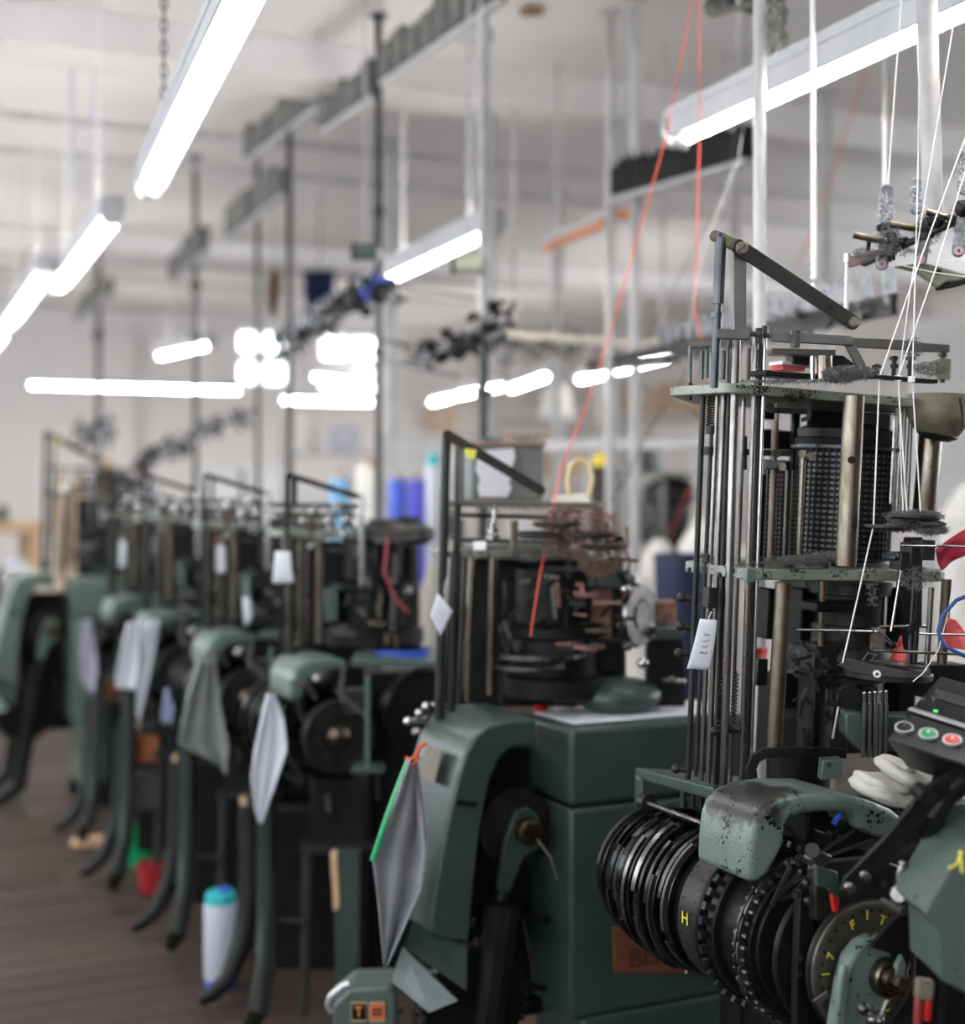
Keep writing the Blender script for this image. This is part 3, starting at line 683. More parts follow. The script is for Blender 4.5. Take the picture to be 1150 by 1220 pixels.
# ---- yarn fingers with lint at the right of the upper storey
for x, y, Z, rx, t in ((1055, 630, 2.46, .034, .007), (1086, 618, 2.50, .05, .009), (1096, 628, 2.53, .042, .012)):
    b = MB(); b.lathe([(rx*.9, 0), (rx, t*.3), (rx, t*.8), (rx*.92, t)], P(x, y, Z), UZ, 28); part(b, 'finger_disc', M_dark)
for i in range(9):
    b = MB(); a = -.9+i*.27; p = P(1080, 622, 2.5); d = UX*math.cos(a)-UY*math.sin(a); b.rbar(p, p+d*.062, .008, .004, UZ); part(b, 'yarn_finger', M_dark)
for x, y in ((1042, 626), (1062, 626)):
    b = MB(); b.ring(P(x, y, 2.45), UZ, .003, .0075, .004, 16); part(b, 'finger_eyelet', M_ochre)
for x, y, w_, h_ in ((1068, 662, 8, 5), (1062, 664, 5, 4), (1074, 668, 12, 14), (1085, 660, 10, 18), (1100, 655, 12, 16)):
    b = MB(); b.box(P(x, y, 2.5), (S(w_*1.6, 2.5), .03, S(h_*1.5, 2.5)), AX1); part(b, 'finger_block', M_dark if x > 1070 else M_blue, bevel=.002)
lint(m1, [(1090, 616, 34, 7, 460), (1072, 628, 20, 6, 160), (1110, 632, 20, 6, 170), (1090, 690, 20, 14, 110), (1040, 700, 6, 25, 30)], 2.5, seed=8)

# ---- base casting
b = MB(); b.poly([P(757, 921, 2.86), P(850, 946, 2.58), P(880, 946, 2.62), P(980, 945, 2.8), P(830, 925, 3.0)], UP*.022); part(b, 'base_plate', M_green, bevel=.003)
barpx(m1, [(757, 924, 2.85), (765, 926, 2.83), (766, 975, 2.83), (757, 960, 2.85)], 2.8, .03, M_green, 'base_lug', bevel=.003)
b = MB(); b.cyl(P(772, 957, 2.8), P(850, 986, 2.55), S(8, 2.7)/2); part(b, 'tie_rod', M_steel)
b = MB(); p = P(767, 955, 2.82); b.cyl(p, p-EY*.02, S(11, 2.8), n=18); part(b, 'tie_rod_boss', M_dark)
for x in (815, 826, 836, 846, 858):
    b = MB(); b.cyl(P(x, 932, 2.7), P(x-1, 962, 2.7), S(4, 2.7)); part(b, 'rod_foot', M_dark)
b = MB(); b.poly([P(870, 948, 2.7), P(1085, 952, 2.75), P(1085, 1010, 2.75), P(870, 1010, 2.7)], EY*.1); part(b, 'bed', M_black, bevel=.004)

# ---- the cam drum, its axle along the aisle
CN = P(1043, 1158, 2.25)
def at_t(t): return CN+EY*t
b = MB(); b.cyl(at_t(-.045), at_t(.66), .02, n=20); dr = part(b, 'drum_axle', M_steel)
def disc(t, R, th, m=M_disc, name='cam_disc', ch=.003, par=None, n=64):
    b = MB(); b.lathe([(R*.5, -th/2), (R-ch, -th/2), (R, -th/2+ch), (R, th/2-ch), (R-ch, th/2), (R*.5, th/2)], at_t(t), EY, n)
    return b.build(name, m, par or m1)
def arc_seg(t, R, h, th, a0, a1, m, name, par):
    """raised cam strip on a disc rim"""
    n = max(4, int((a1-a0)*14)); pts = []
    u, w_ = perp(EY); b = MB()
    out = [(math.cos(a0+(a1-a0)*i/n)*(R+h), math.sin(a0+(a1-a0)*i/n)*(R+h)) for i in range(n+1)]
    inn = [(math.cos(a1-(a1-a0)*i/n)*(R-.004), math.sin(a1-(a1-a0)*i/n)*(R-.004)) for i in range(n+1)]
    b.prism(out+inn, at_t(t), u, w_, EY*th); return b.build(name, m, par)
rn = random.Random(4)
spec = [(.655, .105, .010), (.637, .120, .012), (.615, .113, .014), (.596, .124, .010), (.578, .117, .012), (.558, .130, .014), (.536, .121, .010), (.518, .136, .014), (.497, .128, .010), (.478, .139, .018), (.452, .128, .012), (.434, .134, .010), (.415, .124, .014), (.396, .128, .010)]
for t, R_, th in spec:
    d_ = disc(t, R_, th, M_disc)
    a = rn.uniform(0, 6.28)
    for k in range(rn.randint(2, 4)):
        a1 = a+rn.uniform(.5, 1.5); arc_seg(t, R_, rn.uniform(.003, .008), th*.7, a, a1, rn.choice((M_disc, M_grey, M_dark, M_steel)), 'cam_strip', d_); a = a1+rn.uniform(.15, .9)
    bo = MB()
    for k in range(24):
        a = 2*math.pi*k/24; u, w_ = perp(EY); c = u*math.cos(a)+w_*math.sin(a); p = at_t(t)+c*(R_+.0005); bo.cyl(p-c*.002, p+c*.0012, .0022, n=6)
    bo.build('rim_screws', M_black, d_)['kind'] = 'stuff'
core = disc(.40, .112, .50, M_black, 'drum_body')
pu = disc(.335, .125, .058, M_dark, 'drum_band', .004)
bo = MB()
for k in range(40):
    a = 2*math.pi*k/40; u, w_ = perp(EY); c = u*math.cos(a)+w_*math.sin(a)
    for dt in (-.018, .018):
        p = at_t(.335+dt)+c*.1245; bo.cyl(p, p+c*.0012, .0022, n=6)
bo.build('band_holes', M_black, pu)['kind'] = 'stuff'
fl = disc(.292, .136, .012, M_black, 'flange')
u, w_ = perp(EY)
for k in range(36):
    a = 2*math.pi*k/36; c = u*math.cos(a)+w_*math.sin(a); q = MB(); q.box(at_t(.268)+c*.137, (.011, .013, .010), (c, EY.cross(c), EY)); q.build('ratchet_tooth', M_dark, fl)
disc(.262, .128, .022, M_black, 'flange'); 
ch = disc(.165, .125, .02, M_black, 'chain_wheel')
for k in range(44):
    a = 2*math.pi*k/44; c = u*math.cos(a)+w_*math.sin(a); e = EY.cross(c); q = MB()
    q.rbar(at_t(.165+(.007 if k % 2 else -.001))+c*.134-e*.012, at_t(.165+(.007 if k % 2 else -.001))+c*.134+e*.012, .015, .004, EY, n=4); 
    q.cyl(at_t(.150)+c*.134+e*.0095, at_t(.182)+c*.134+e*.0095, .0042, n=8); q.build('chain_link', M_grey if k % 3 else M_dark, ch)
disc(.10, .118, .012, M_black, 'side_disc')
# dial with painted letters
dl = disc(.035, .104, .012, M_black, 'dial_back'); 
b = MB(); b.lathe([(.04, 0), (.1005, 0), (.1025, .002), (.1025, .006), (.099, .008), (.04, .008)], at_t(.028), -EY, 72); dial = part(b, 'dial', mat('dial_bronze', (.13, .12, .095), (.075, .07, .055), 10, .36, .7, .1, 90))
b = MB(); b.ring(at_t(.0195), EY, .0935, .0955, .001, 72); b.build('dial_line', M_grey, dial)
def dialp(r, a): return at_t(.0192)+EX*(r*math.cos(a))+UP*(r*math.sin(a))
bo = MB()
for k in range(30):
    p = dialp(.0885, 2*math.pi*k/30); bo.cyl(p+EY*.002, p-EY*.0006, .0024, n=10)
bo.build('dial_holes', M_black, dial)['kind'] = 'stuff'
for tx, r, a in (('T', .076, 67), ('F', .076, 112), ('7', .076, 158), ('1', .082, 90), ('1', .080, 178), ('4', .072, 232), ('2', .076, 300), ('V', .076, 20)):
    a = math.radians(a); c = EX*math.cos(a)+UP*math.sin(a); e = EX*math.sin(a)-UP*math.cos(a)
    text_mesh(tx, dialp(r, a)-EY*.0006, e, c, .021, M_yellow, 'painted_letter', dial)
p_ = at_t(.335)+(-EX*.88+UP*.05-EY*0).normalized()*.1262
text_mesh('H', p_, -EY, UP, .03, M_yellow, 'painted_letter', m1)
# bearing bracket in front of the dial
YB = CN.y-.005
def ypl(par, pts, Y, t, m, name, bevel=.002, **k):
    b = MB(); b.poly([PY(x, y, Y) for x, y in pts], EY*t); return b.build(name, m, par, bevel=bevel, **k)
br = ypl(m1, [(988, 1240), (1000, 1165), (1008, 1138), (1022, 1120), (1040, 1112), (1058, 1114), (1072, 1126), (1078, 1146), (1074, 1166), (1062, 1182), (1050, 1194), (1046, 1240)], CN.y-.005, .03, M_worn, 'bearing_bracket', .005)
ypl(br, [(992, 1240), (1000, 1162), (1004, 1148), (1009, 1150), (1008, 1170), (1003, 1240)], CN.y-.024, .012, M_worn, 'bracket_rib', .003)
b = MB(); b.lathe([(.030, 0), (.030, .016), (.027, .020), (.021, .020), (.020, .030), (.010, .031)], at_t(-.018), -EY, 32); b.build('hub', M_bronze, br)
b = MB(); b.cyl(at_t(-.045), at_t(-.062), .0115, n=6); b.build('hub_nut', M_steel, br)
ypl(m1, [(1036, 1128), (1056, 1104), (1078, 1084), (1086, 1080), (1090, 1092), (1086, 1130), (1078, 1160), (1066, 1180), (1060, 1170), (1068, 1150), (1062, 1136)], CN.y-.035, .008, M_black, 'crank_arm', .0015)
ypl(m1, [(1066, 1150), (1073, 1136), (1078, 1150), (1074, 1172), (1064, 1182), (1062, 1172)], CN.y-.045, .01, M_worn, 'crank_pad', .003)
bolt(m1, PY(1078, 1086, CN.y-.04), -EY, .006, .008, M_dark)
# pointer: green tab with red tip
ypl(m1, [(970, 1030), (988, 1036), (996, 1038), (998, 1072), (990, 1064), (986, 1058), (972, 1056)], CN.y-.01, .01, M_green, 'pointer', .002)
ypl(m1, [(990, 1065), (998, 1072), (997, 1086), (993, 1086)], CN.y-.01, .008, M_redp, 'pointer_tip', .001)
b = MB(); b.tube([PY(997, 1086, CN.y+.01), PY(999, 1098, CN.y+.015)], .001); part(b, 'pointer_pin', M_bright)
# side plates, arms and links over the dial
ypl(m1, [(966, 1026), (1040, 1020), (1066, 1030), (1082, 1065), (1076, 1092), (1040, 1082), (1003, 1080), (984, 1096), (968, 1096)], CN.y+.06, .02, M_dark, 'side_plate', .003)
for x, y in ((967, 1034), (960, 1052), (962, 1073), (1052, 1053), (962, 1052)): bolt(m1, PY(x, y, CN.y+.045), -EY, .0045, .006, M_grey)
ypl(m1, [(960, 1022), (972, 1012), (988, 1018), (984, 1028), (970, 1034)], CN.y+.03, .02, M_grey, 'rocker', .003)
b = MB(); b.cyl(PY(968, 1013, CN.y), PY(968, 1013, CN.y+.04), .011, n=18); part(b, 'rocker_pin', M_dark)
arm = barpx(m1, [(1000, 1062, 2.16), (1006, 1044, 2.16), (1050, 1000, 2.12), (1083, 962, 2.10), (1094, 944, 2.10), (1112, 930, 2.10), (1130, 922, 2.10), (1132, 946, 2.10), (1108, 962, 2.10), (1096, 984, 2.10), (1070, 1016, 2.12), (1036, 1052, 2.15), (1016, 1070, 2.16)], 2.1, .012, M_black, 'bracket_arm', .002)
for x, y in ((1031, 1043), (1012, 1057)): 
    b = MB(); p = P(x, y, 2.135); b.lathe([(.009, 0), (.009, .005), (.007, .008), (.003, .009)], p, -FW, 16); b.build('bolt', M_steel, arm)
b = MB(); p = P(1100, 945, 2.09); b.cyl(p+FW*.02, p-FW*.03, .012, n=16); b.build('clamp_screw', M_black, arm)
# handle lever
b = MB(); b.tube([P(1076, 1030, 2.1), P(1073, 1042, 2.1), P(1069, 1060, 2.1)], [.006, .007, .004], 12); b.sph(P(1076, 1029, 2.1), .0065); b.cyl(P(1062, 1062, 2.13), P(1075, 1066, 2.08), .006); b.cyl(P(1071, 1065, 2.1), P(1071, 1065, 2.07), .011, n=18); part(b, 'handle', M_steel)
b = MB(); b.cyl(P(1052, 1074, 2.16), P(1078, 1086, 2.1), .006); part(b, 'link_rod', M_grey)
for i, (x0, y0, x1, y1) in enumerate(((941, 1035, 920, 1078), (952, 1040, 928, 1070), (958, 1052, 946, 1062), (945, 1028, 935, 1060), (958, 1060, 930, 1072))):
    b = MB(); b.rbar(P(x0, y0, 2.3), P(x1, y1, 2.34), S(5, 2.3), .006, FW); part(b, 'pawl', M_grey if i < 3 else M_dark)
for x, y in ((938, 1028), (955, 1046), (946, 1064), (961, 1072), (951, 1139), (951, 1158)):
    b = MB(); p = P(x, y, 2.28); b.cyl(p, p-FW*.012, .005, n=10); part(b, 'pawl_pin', M_steel)
ypl(m1, [(946, 1160), (950, 1060), (960, 1055), (966, 1100), (962, 1160), (958, 1225), (946, 1225)], CN.y+.075, .016, M_black, 'side_plate', .002)
for k, (x0, y0, x1, y1) in enumerate(((945, 1139, 961, 1139), (945, 1160, 960, 1161))):
    b = MB(); b.cyl(P(x0, y0, 2.3), P(x1, y1, 2.3), .0035); part(b, 'pin', M_steel)
for x0, y0, x1, y1 in ((1058, 1192, 1048, 1216), (1028, 1202, 1040, 1215)):
    b = MB(); b.cyl(P(x0, y0, 2.1), P(x1, y1, 2.1), .003); b.sph(P(x1, y1, 2.1), .008); b.sph(P(1029, 1202, 2.1), .009); part(b, 'grease_nipple', M_steel)
barpx(m1, [(1030, 1203), (1046, 1204), (1050, 1225), (1032, 1225)], 2.12, .02, M_grey, 'clamp', .002)
barpx(m1, [(968, 1192), (986, 1180), (990, 1186), (974, 1198)], 2.2, .006, M_grey, 'index_plate', .001)

# ---- worn green hood over the drum
YH = PY(896, 1052, 2.06).y
YH = P(896, 1052, 2.33).y
prof = [(892, 1052), (893, 1020), (896, 990), (902, 972), (914, 960), (934, 951), (965, 946), (1008, 946), (1040, 955), (1066, 966), (1080, 978), (1078, 1000), (1062, 1002), (1040, 996), (1024, 988), (1020, 972), (1004, 968), (985, 967), (955, 971), (942, 976), (937, 984), (936, 1004), (928, 1022), (918, 1040), (906, 1052)]
b = MB(); near = [PY(x, y, YH) for x, y in prof]
b.poly([p+EY*.075 for p in near], EY*.15)
hc = PY(915, 958, YH)+EY*.07-m1o
hood = part(b, 'hood', smear(M_worn, 'hood_enamel', hc, (.085, .085, .055), (.022, .020, .018)), bevel=.012, ang=50, segs=4)
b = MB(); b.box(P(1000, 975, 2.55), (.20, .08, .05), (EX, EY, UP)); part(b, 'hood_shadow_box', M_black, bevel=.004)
ypl(m1, [(978, 990), (1012, 968), (1022, 976), (1022, 1000), (980, 1008)], YH+.05, .05, M_blackp, 'switch_block', .003)
b = MB(); b.tube([PY(993, 982, YH+.015), PY(997, 975, YH+.015), PY(1001, 970, YH+.015)], .005); part(b, 'blue_tab', mat('blue_tab', (.03, .09, .45), rough=.35))
for x, y in ((1007, 977), (988, 992), (1000, 998)): bolt(m1, PY(x, y, YH+.022), -EY, .003, .004, M_grey)
b = MB(); b.rbar(PY(1016, 990, YH+.02), PY(968, 1022, YH+.02), .006, .004, EY); part(b, 'thin_link', M_grey)
b = MB(); b.rbar(PY(1040, 1000, YH+.02), PY(985, 1020, YH+.02), .006, .004, EY); part(b, 'thin_link', M_grey)
b = MB(); b.rbar(PY(938, 985, YH+.06), PY(960, 1010, YH+.06), .007, .004, EY); part(b, 'thin_link', M_blue)

# ---- right hand neighbour: pale green cabinet corner, hose and plug
b = MB(); fr = [P(1094, 1076, 2.0), P(1144, 990, 2.08), P(1200, 985, 2.08), P(1200, 1200, 2.0), P(1115, 1155, 2.0), P(1113, 1098, 2.0)]
b.poly([p+EY*.02 for p in fr], EX*.05+EY*.12); cb_ = part(b, 'side_casting', M_mid, bevel=.004)
b = MB(); z = 1.985
b.tube([P(1147, 1014, 1.96), P(1140, 1030, 1.96), P(1131, 1034, 1.955)], .0022, 5); b.tube([P(1144, 1014, 1.965), P(1146, 1030, 1.95), P(1147, 1040, 1.95)], .0022, 5); part(b, 'yellow_mark', M_yellow)
b = MB(); b.tube([P(1150, 925, 2.13), P(1124, 945, 2.12), P(1110, 965, 2.12), P(1108, 985, 2.14), P(1125, 1000, 2.16), P(1160, 1000, 2.2)], [.02, .022, .024, .022, .018, .016], 14); part(b, 'hose', M_blackp)
b = MB(); b.box(P(1130, 975, 2.2), (.08, .06, .05)); part(b, 'hose_clamp', M_green, bevel=.006)
barpx(m1, [(1092, 1165), (1112, 1168), (1110, 1190), (1090, 1188)], 2.05, .02, M_ochre, 'plug', .003)
barpx(m1, [(1102, 1188), (1110, 1190), (1108, 1216), (1100, 1216)], 2.05, .014, M_redp, 'plug_lead', .002)
barpx(m1, [(1091, 1188), (1098, 1188), (1096, 1222), (1089, 1222)], 2.05, .014, mat('dark_red', (.25, .03, .03), rough=.4), 'plug_lead', .002)
# ---- the machine's cast stand (mostly under the picture)
Yc = m1o.y
for xo, yo in ((.16, -.1), (.38, -.1), (.16, .42), (.38, .42)):
    b = MB(); x0, y0 = m1o.x+xo, m1o.y+yo; sx = -1 if xo < .2 else 1
    b.tube([(x0*.5+m1o.x*.5+.1, y0, .80), (x0, y0, .45), (x0, y0, .12), (x0+sx*.05, y0, .028)], [.05, .045, .04, .03], 10); part(b, 'stand_leg', M_black)
b = MB(); b.box((m1o.x+.26, m1o.y+.15, .55), (.24, .56, .30)); part(b, 'stand_box', M_black, bevel=.02)
b = MB(); b.box((m1o.x+.24, m1o.y+.15, .78), (.22, .45, .22)); part(b, 'stand_box', M_black, bevel=.02)
b = MB(); b.cyl((m1o.x+.1, m1o.y+.15, .85), (m1o.x+.1, m1o.y+.15, 1.1), .06, n=20); part(b, 'stand_column', M_black)
# ================================================================== things on and around the foreground machine
# control box with three buttons
a, b1, c = P(1056, 881, 2.16), P(1128, 905, 2.10), P(1085, 846, 2.22)
e = P(1121, 805, 2.40); f = P(1080, 914, 2.27); k = (b1-a)*1.6
cbx = root('control_box', P(1110, 910, 2.2), 'black push-button control box with black, green and red buttons beside the folded towel', 'control box')
pts = [a, c, e, e-UP*.05+FW*.05, f]
b = MB(); b.poly([p+k/2 for p in pts], k); b.build('case', M_blackp, cbx, bevel=.004)
fu = (b1-a).normalized(); fv = (c-a); fv = (fv-fu*fv.dot(fu)).normalized(); fn = fu.cross(fv)
if fn.dot(FW) > 0: fn = -fn
def on_face(s, t): return a+(b1-a)*s+(c-a)*t
for s, t, m, nm in ((.13, .42, M_black, 'black_button'), (.52, .46, mat('green_button', (.0, .20, .075), rough=.3), 'green_button'), (.90, .50, mat('red_button', (.50, .012, .01), rough=.3), 'red_button')):
    p = on_face(s, t); q = MB(); q.ring(p+fn*.002, fn, .0118, .0137, .006, 28); o_ = q.build('bezel', M_alu, cbx)
    q = MB(); q.lathe([(.0118, 0), (.0118, .004), (.010, .0065), (.004, .0075)], p, fn, 28); o_ = q.build(nm, m, cbx)
    q = MB(); q.bar(p+fn*.008-fv*.003, p+fn*.008+fv*.003, .0016, .0006, fn); q.build('button_mark', M_white if m is not M_black else M_grey, o_)
tu = fu; tv = (e-c).normalized(); tn = tu.cross(tv); tn = tn if tn.dot(FW) < 0 else -tn
b = MB(); b.bar(c+tn*.002-fu*.002, c+k+tn*.002, .012, .004, tn); b.build('edge_strip', M_alu, cbx, bevel=.001)
b = MB(); o_ = c+(e-c)*.5+tn*.0015; b.prism([(.01, -.018), (.14, -.018), (.14, .026), (.01, .026)], o_, tu, tv, tn*.002); b.build('display_cover', mat('gloss_cover', (.02, .025, .025), rough=.08), cbx, bevel=.001)
b = MB(); b.cyl(c+fu*.035+tv*.022+tn*.002, c+fu*.035+tv*.022+tn*.004, .0035, n=12); b.build('green_indicator', mat('indicator', (.05, .6, .12), rough=.3, emit=.6), cbx)
for s, t in ((.006, .06), (.02, .075)):
    b = MB(); q = c+fu*s+tv*t+tn*.001; b.cyl(q, q+tn*.003, .0035, n=10); b.build('cover_screw', M_bright, cbx)
b = MB(); b.cyl(f+fu*.06, f+fu*.06-UP*.10+FW*.03, .016); b.build('bracket', M_black, cbx)
# folded white towel
def towel():
    b = MB(); Z = 2.37
    def pad(cx, cy, rx, ry, ang, dep, dz, e=2.6, seed=0, taper=0):
        c = P(cx, cy, Z+dz); U_ = (RT*math.cos(ang)+UP*math.sin(ang)*-.9+FW*.25); U_.normalize(); W_ = FW-U_*FW.dot(U_); W_.normalize(); N_ = U_.cross(W_); N_ = N_ if N_.z > 0 else -N_
        def fn(u, v):
            a = 2*math.pi*u; t = math.pi*(v-.5); k = lambda x: abs(x)**(2/e)*(1 if x > 0 else -1)
            x = k(math.cos(t))*k(math.cos(a)); y = k(math.cos(t))*k(math.sin(a)); z = k(math.sin(t))
            n_ = 1+.10*noise.noise(V((x*2+seed, y*2, z*3)))
            p = c+U_*(S(rx, Z)*x*n_)+N_*(S(ry, Z)*y*n_*(1-taper*x))+W_*(dep*z*n_)
            return p-UP*.004*math.sin(x*3+seed)
        b.grid(fn, 28, 16)
    pad(1054, 943, 38, 11, .22, .055, 0, seed=1, taper=.1)
    pad(1052, 931, 31, 8.5, .20, .052, .0, seed=2)
    pad(1080, 923, 33, 8, .52, .050, -.01, seed=3, taper=.35)
    pad(1066, 912, 17, 7, .30, .046, .0, seed=4)
    return b.build('towel', M_cloth, None, label='white folded towel lying on the worn green hood below the button box', cat='towel', ang=70)
tw = towel()
# paper tags
def card(pts, Z, label, lines=0, hole=True, string=None, curl=.006, group=None, ink=M_ink, seed=2):
    """a tag whose four corners are seen at pts (top left, top right, bottom right, bottom left)"""
    b = MB(); q = [P(x, y, Z) for x, y in pts]
    def fn(u, v):
        p = q[0].lerp(q[1], u).lerp(q[3].lerp(q[2], u), v)
        return p-FW*(curl*math.sin(v*2.6)+curl*.4*math.sin(u*3+v))
    b.grid(fn, 6, 10)
    o = b.build('paper_tag', M_paper, None, solid=.0006, label=label, cat='paper tag', group=group, org=q[0].lerp(q[1], .5))
    rn = random.Random(seed)
    if lines:
        ib = MB()
        for i in range(lines):
            v = .30+.12*i
            for j in range(5):
                u0 = .35+.07*j+rn.uniform(-.02, .02)
                ps = [fn(min(.95, u0+t*.05+rn.uniform(-.01, .01)), v+rn.uniform(-.03, .03))-FW*.0012 for t in range(3)]
                ib.tube(ps, .0005, 3)
        ib.build('handwriting', ink, o)
    if string:
        ib = MB(); ib.tube([fn(.5, .04)]+[P(x, y, Z+.01) for x, y in string], .0008, 5); ib.build('string', M_thread, o)
    return o
card([(834, 737), (855, 739), (846, 798), (818, 796)], 2.54, 'white paper tag tied to the rods of the foreground machine', lines=4, string=[(845, 735), (848, 728)])
# threads: each yarn is a thing of its own
def yarn(pts, label, m=M_thread, r=.0011, group=None):
    b = MB(); ps = [P(*p) for p in pts]; b.tube(ps, r, 6)
    return b.build('yarn', m, None, label=label, cat='yarn', group=group, org=ps[0])
yarn([(1074, 0, 2.75), (1058, 224, 2.72), (1057, 262, 2.72)], 'white yarn running from the ceiling to the outermost clear yarn guide', r=.0013)
yarn([(1097, -30, 2.75), (1094, 200, 2.70), (1090, 350, 2.58), (1087, 452, 2.50), (1094, 560, 2.5), (1097, 612, 2.5)], 'white yarn dropping straight down to the third eyelet of the foreground plate', r=.0012)
yarn([(1152, 160, 2.6), (1100, 300, 2.55), (1048, 449, 2.485), (1041, 626, 2.45), (1022, 712, 2.49), (1004, 790, 2.49)], 'white yarn slanting to the first eyelet, then down to the knitting head', r=.0013)
yarn([(1156, 185, 2.6), (1115, 320, 2.55), (1070, 450, 2.485), (1078, 570, 2.5), (1081, 614, 2.5)], 'white yarn slanting to the middle eyelet of the foreground plate', r=.0012)
yarn([(1136, 30, 2.7), (1108, 200, 2.66), (1084, 350, 2.56), (1071, 450, 2.485), (1074, 560, 2.5), (1076, 612, 2.5)], 'fine white yarn from the lamp down to the middle eyelet, crossing the slanting yarns', r=.0009)
yarn([(1078, 311, 2.7), (1110, 313, 2.68), (1160, 310, 2.64)], 'short white yarn running level across the ochre bracket, the upper of two', r=.0009)
yarn([(1075, 316, 2.7), (1110, 324, 2.68), (1160, 331, 2.64)], 'short white yarn running level across the ochre bracket, the lower of two', r=.0009)
yarn([(1138, 680, 2.5), (1130, 730, 2.5), (1118, 775, 2.5), (1100, 802, 2.5), (1088, 812, 2.5)], 'white yarn tail curving down beside the blue wire', r=.0008)
yarn([(832, -330, 3.6), (833, -40, 3.6), (834, 150, 3.6), (828, 372, 3.6), (836, 405, 3.6)], 'red yarn hanging almost straight from the ceiling, the right one of two', M_red, .0017)
yarn([(850, -330, 3.6), (828, -20, 3.6), (795, 160, 3.58), (735, 370, 3.52), (700, 480, 3.45), (668, 560, 3.33), (652, 640, 3.28), (640, 705, 3.24), (632, 758, 3.22)], 'long red yarn slanting down to the second machine', M_red, .0016)
yarn([(1075, -51, 5.2), (1034, 80, 5.2), (1000, 180, 5.2), (975, 260, 5.2), (948, 320, 5.2)], 'faint red yarn slanting across the wall behind the right lamp', M_red, .0018)
yarn([(826, 575, 5.6), (815, 598, 5.6), (803, 625, 5.7), (798, 640, 5.95)], 'short red yarn above the white sacks', M_red, .0018)
yarn([(925, -257, 3.9), (900, 60, 3.9), (880, 190, 3.9), (838, 300, 3.9), (818, 400, 3.9)], 'pale yarn slanting beside the white pole at the right', M_thread, .0008)
yarn([(915, -200, 4.2), (873, 180, 4.2), (845, 260, 4.2), (800, 350, 4.2), (770, 400, 4.2)], 'thin grey yarn slanting between the two red yarns', M_grey, .0012)
yarn([(826, 425, 5.0), (800, 477, 4.5), (770, 515, 4.4), (752, 560, 4.4), (728, 598, 4.4)], 'grey cord slanting over the black yarn cone', M_grey, .003)
yarn([(800, 477, 4.5), (826, 490, 4.3), (838, 500, 4.25)], 'dark cord running from the pole to the foreground machine', M_dark, .003)
# blue cable at the right edge
b = MB(); b.tube([P(1165, 705, 2.5), P(1140, 715, 2.5), P(1124, 732, 2.5), P(1118, 752, 2.5), P(1126, 770, 2.5), P(1146, 780, 2.5), P(1165, 788, 2.5)], .0035, 8)
b.build('cable', M_wire, None, label='blue electric cable looping in from the right beside the knitting head', cat='cable')
# red and pink cloth scraps
def rag(pts, Z, label, m, name='cloth_scrap', dz=.02, t=.002, seed=0, cat='cloth', thick_sub=2, nu=10, nv=10, amp=.006, group=None, org=None):
    b = MB(); q = [P(x, y, Z+(z[0] if z else 0)) for x, y, *z in pts]
    def fn(u, v):
        p = q[0].lerp(q[1], u).lerp(q[3].lerp(q[2], u), v)
        nn = noise.noise(V((u*2.2+seed, v*2.5, seed*1.7)))
        return p-FW*(nn*amp*2+amp*math.sin(u*9+seed)*(.3+.7*v))
    b.grid(fn, nu, nv)
    return b.build(name, m, None, solid=t, sub=1, label=label, cat=cat, group=group, org=q[0].lerp(q[1], .5))
rag([(893, 772), (914, 770), (913, 796), (892, 797)], 3.05, 'small red cloth scrap seen between the rods and the stout post', M_redcloth, seed=5)
rag([(1112, 655), (1160, 624), (1162, 655), (1120, 680)], 2.62, 'dark red cloth scrap at the right edge beside the yarn fingers', mat('crimson_cloth', (.42, .02, .05), (.30, .015, .04), 12, .8), seed=1)
rag([(1072, 760), (1086, 750), (1084, 790), (1058, 786)], 2.70, 'pink knitted scrap hanging behind the knitting head, the smaller one', M_redcloth, seed=2)
rag([(1128, 736), (1140, 738), (1165, 775), (1124, 772)], 2.68, 'pink knitted scrap hanging at the right edge behind the blue cable', M_redcloth, seed=3)
# overhead yarn rail with its clear guides
yr = root('yarn_rail', P(1108, 230, 2.9), 'dark iron yarn rail with clear plastic guides above the foreground machine', 'yarn rail')
b = MB(); b.bar(P(1028, 315, 2.76), P(1165, 252, 2.6), .017, .010, UP); b.build('rail', M_dark, yr, bevel=.002)
b = MB(); b.bar(P(1010, 313, 2.78), P(1052, 302, 2.76), .02, .012, FW); b.build('rail_end', mat('rusty_bar', (.20, .12, .09), (.3, .2, .15), 20, .6, .4), yr, bevel=.002)
b = MB(); b.cyl(P(1010, 302, 2.78), P(1008, 372, 2.78), .004); b.cyl(P(1010, 302, 2.78), P(1010, 312, 2.78), .007); b.build('drop_rod', M_alu, yr)
for i, (x, y, Z, s) in enumerate(((1055, 246, 2.72, 1.), (1092, 236, 2.76, .9), (1150, 208, 2.62, 1.1))):
    b = MB(); b.rbar(P(x+1, y-18*s, Z), P(x, y+14*s, Z), S(17*s, Z), .010, (FW+RT*.3*(1 if i else -1)).normalized()); o_ = b.build('clear_guide', M_clear, yr, bevel=.002)
    lint(o_, [(x, y, 8*s, 20*s, 50)], Z, 'fluff', mat('white_fluff_%d' % i, (.7, .7, .72), rough=.9), 20+i)
for i, (x, y, Z) in enumerate(((1052, 306, 2.73), (1098, 300, 2.68), (1143, 290, 2.60))):
    b = MB(); b.rbar(P(x+5, y-30, Z), P(x-1, y+9, Z), S(15, Z), .010, (FW+RT*.2).normalized()); o_ = b.build('lower_guide', M_clear, yr, bevel=.002)
    q = MB(); q.ring(P(x-1, y+9, Z-.008), FW, .003, .008, .006, 18); q.build('porcelain_eye', mat('eye_pink_%d' % i, (.55, .35, .38), rough=.3), o_)
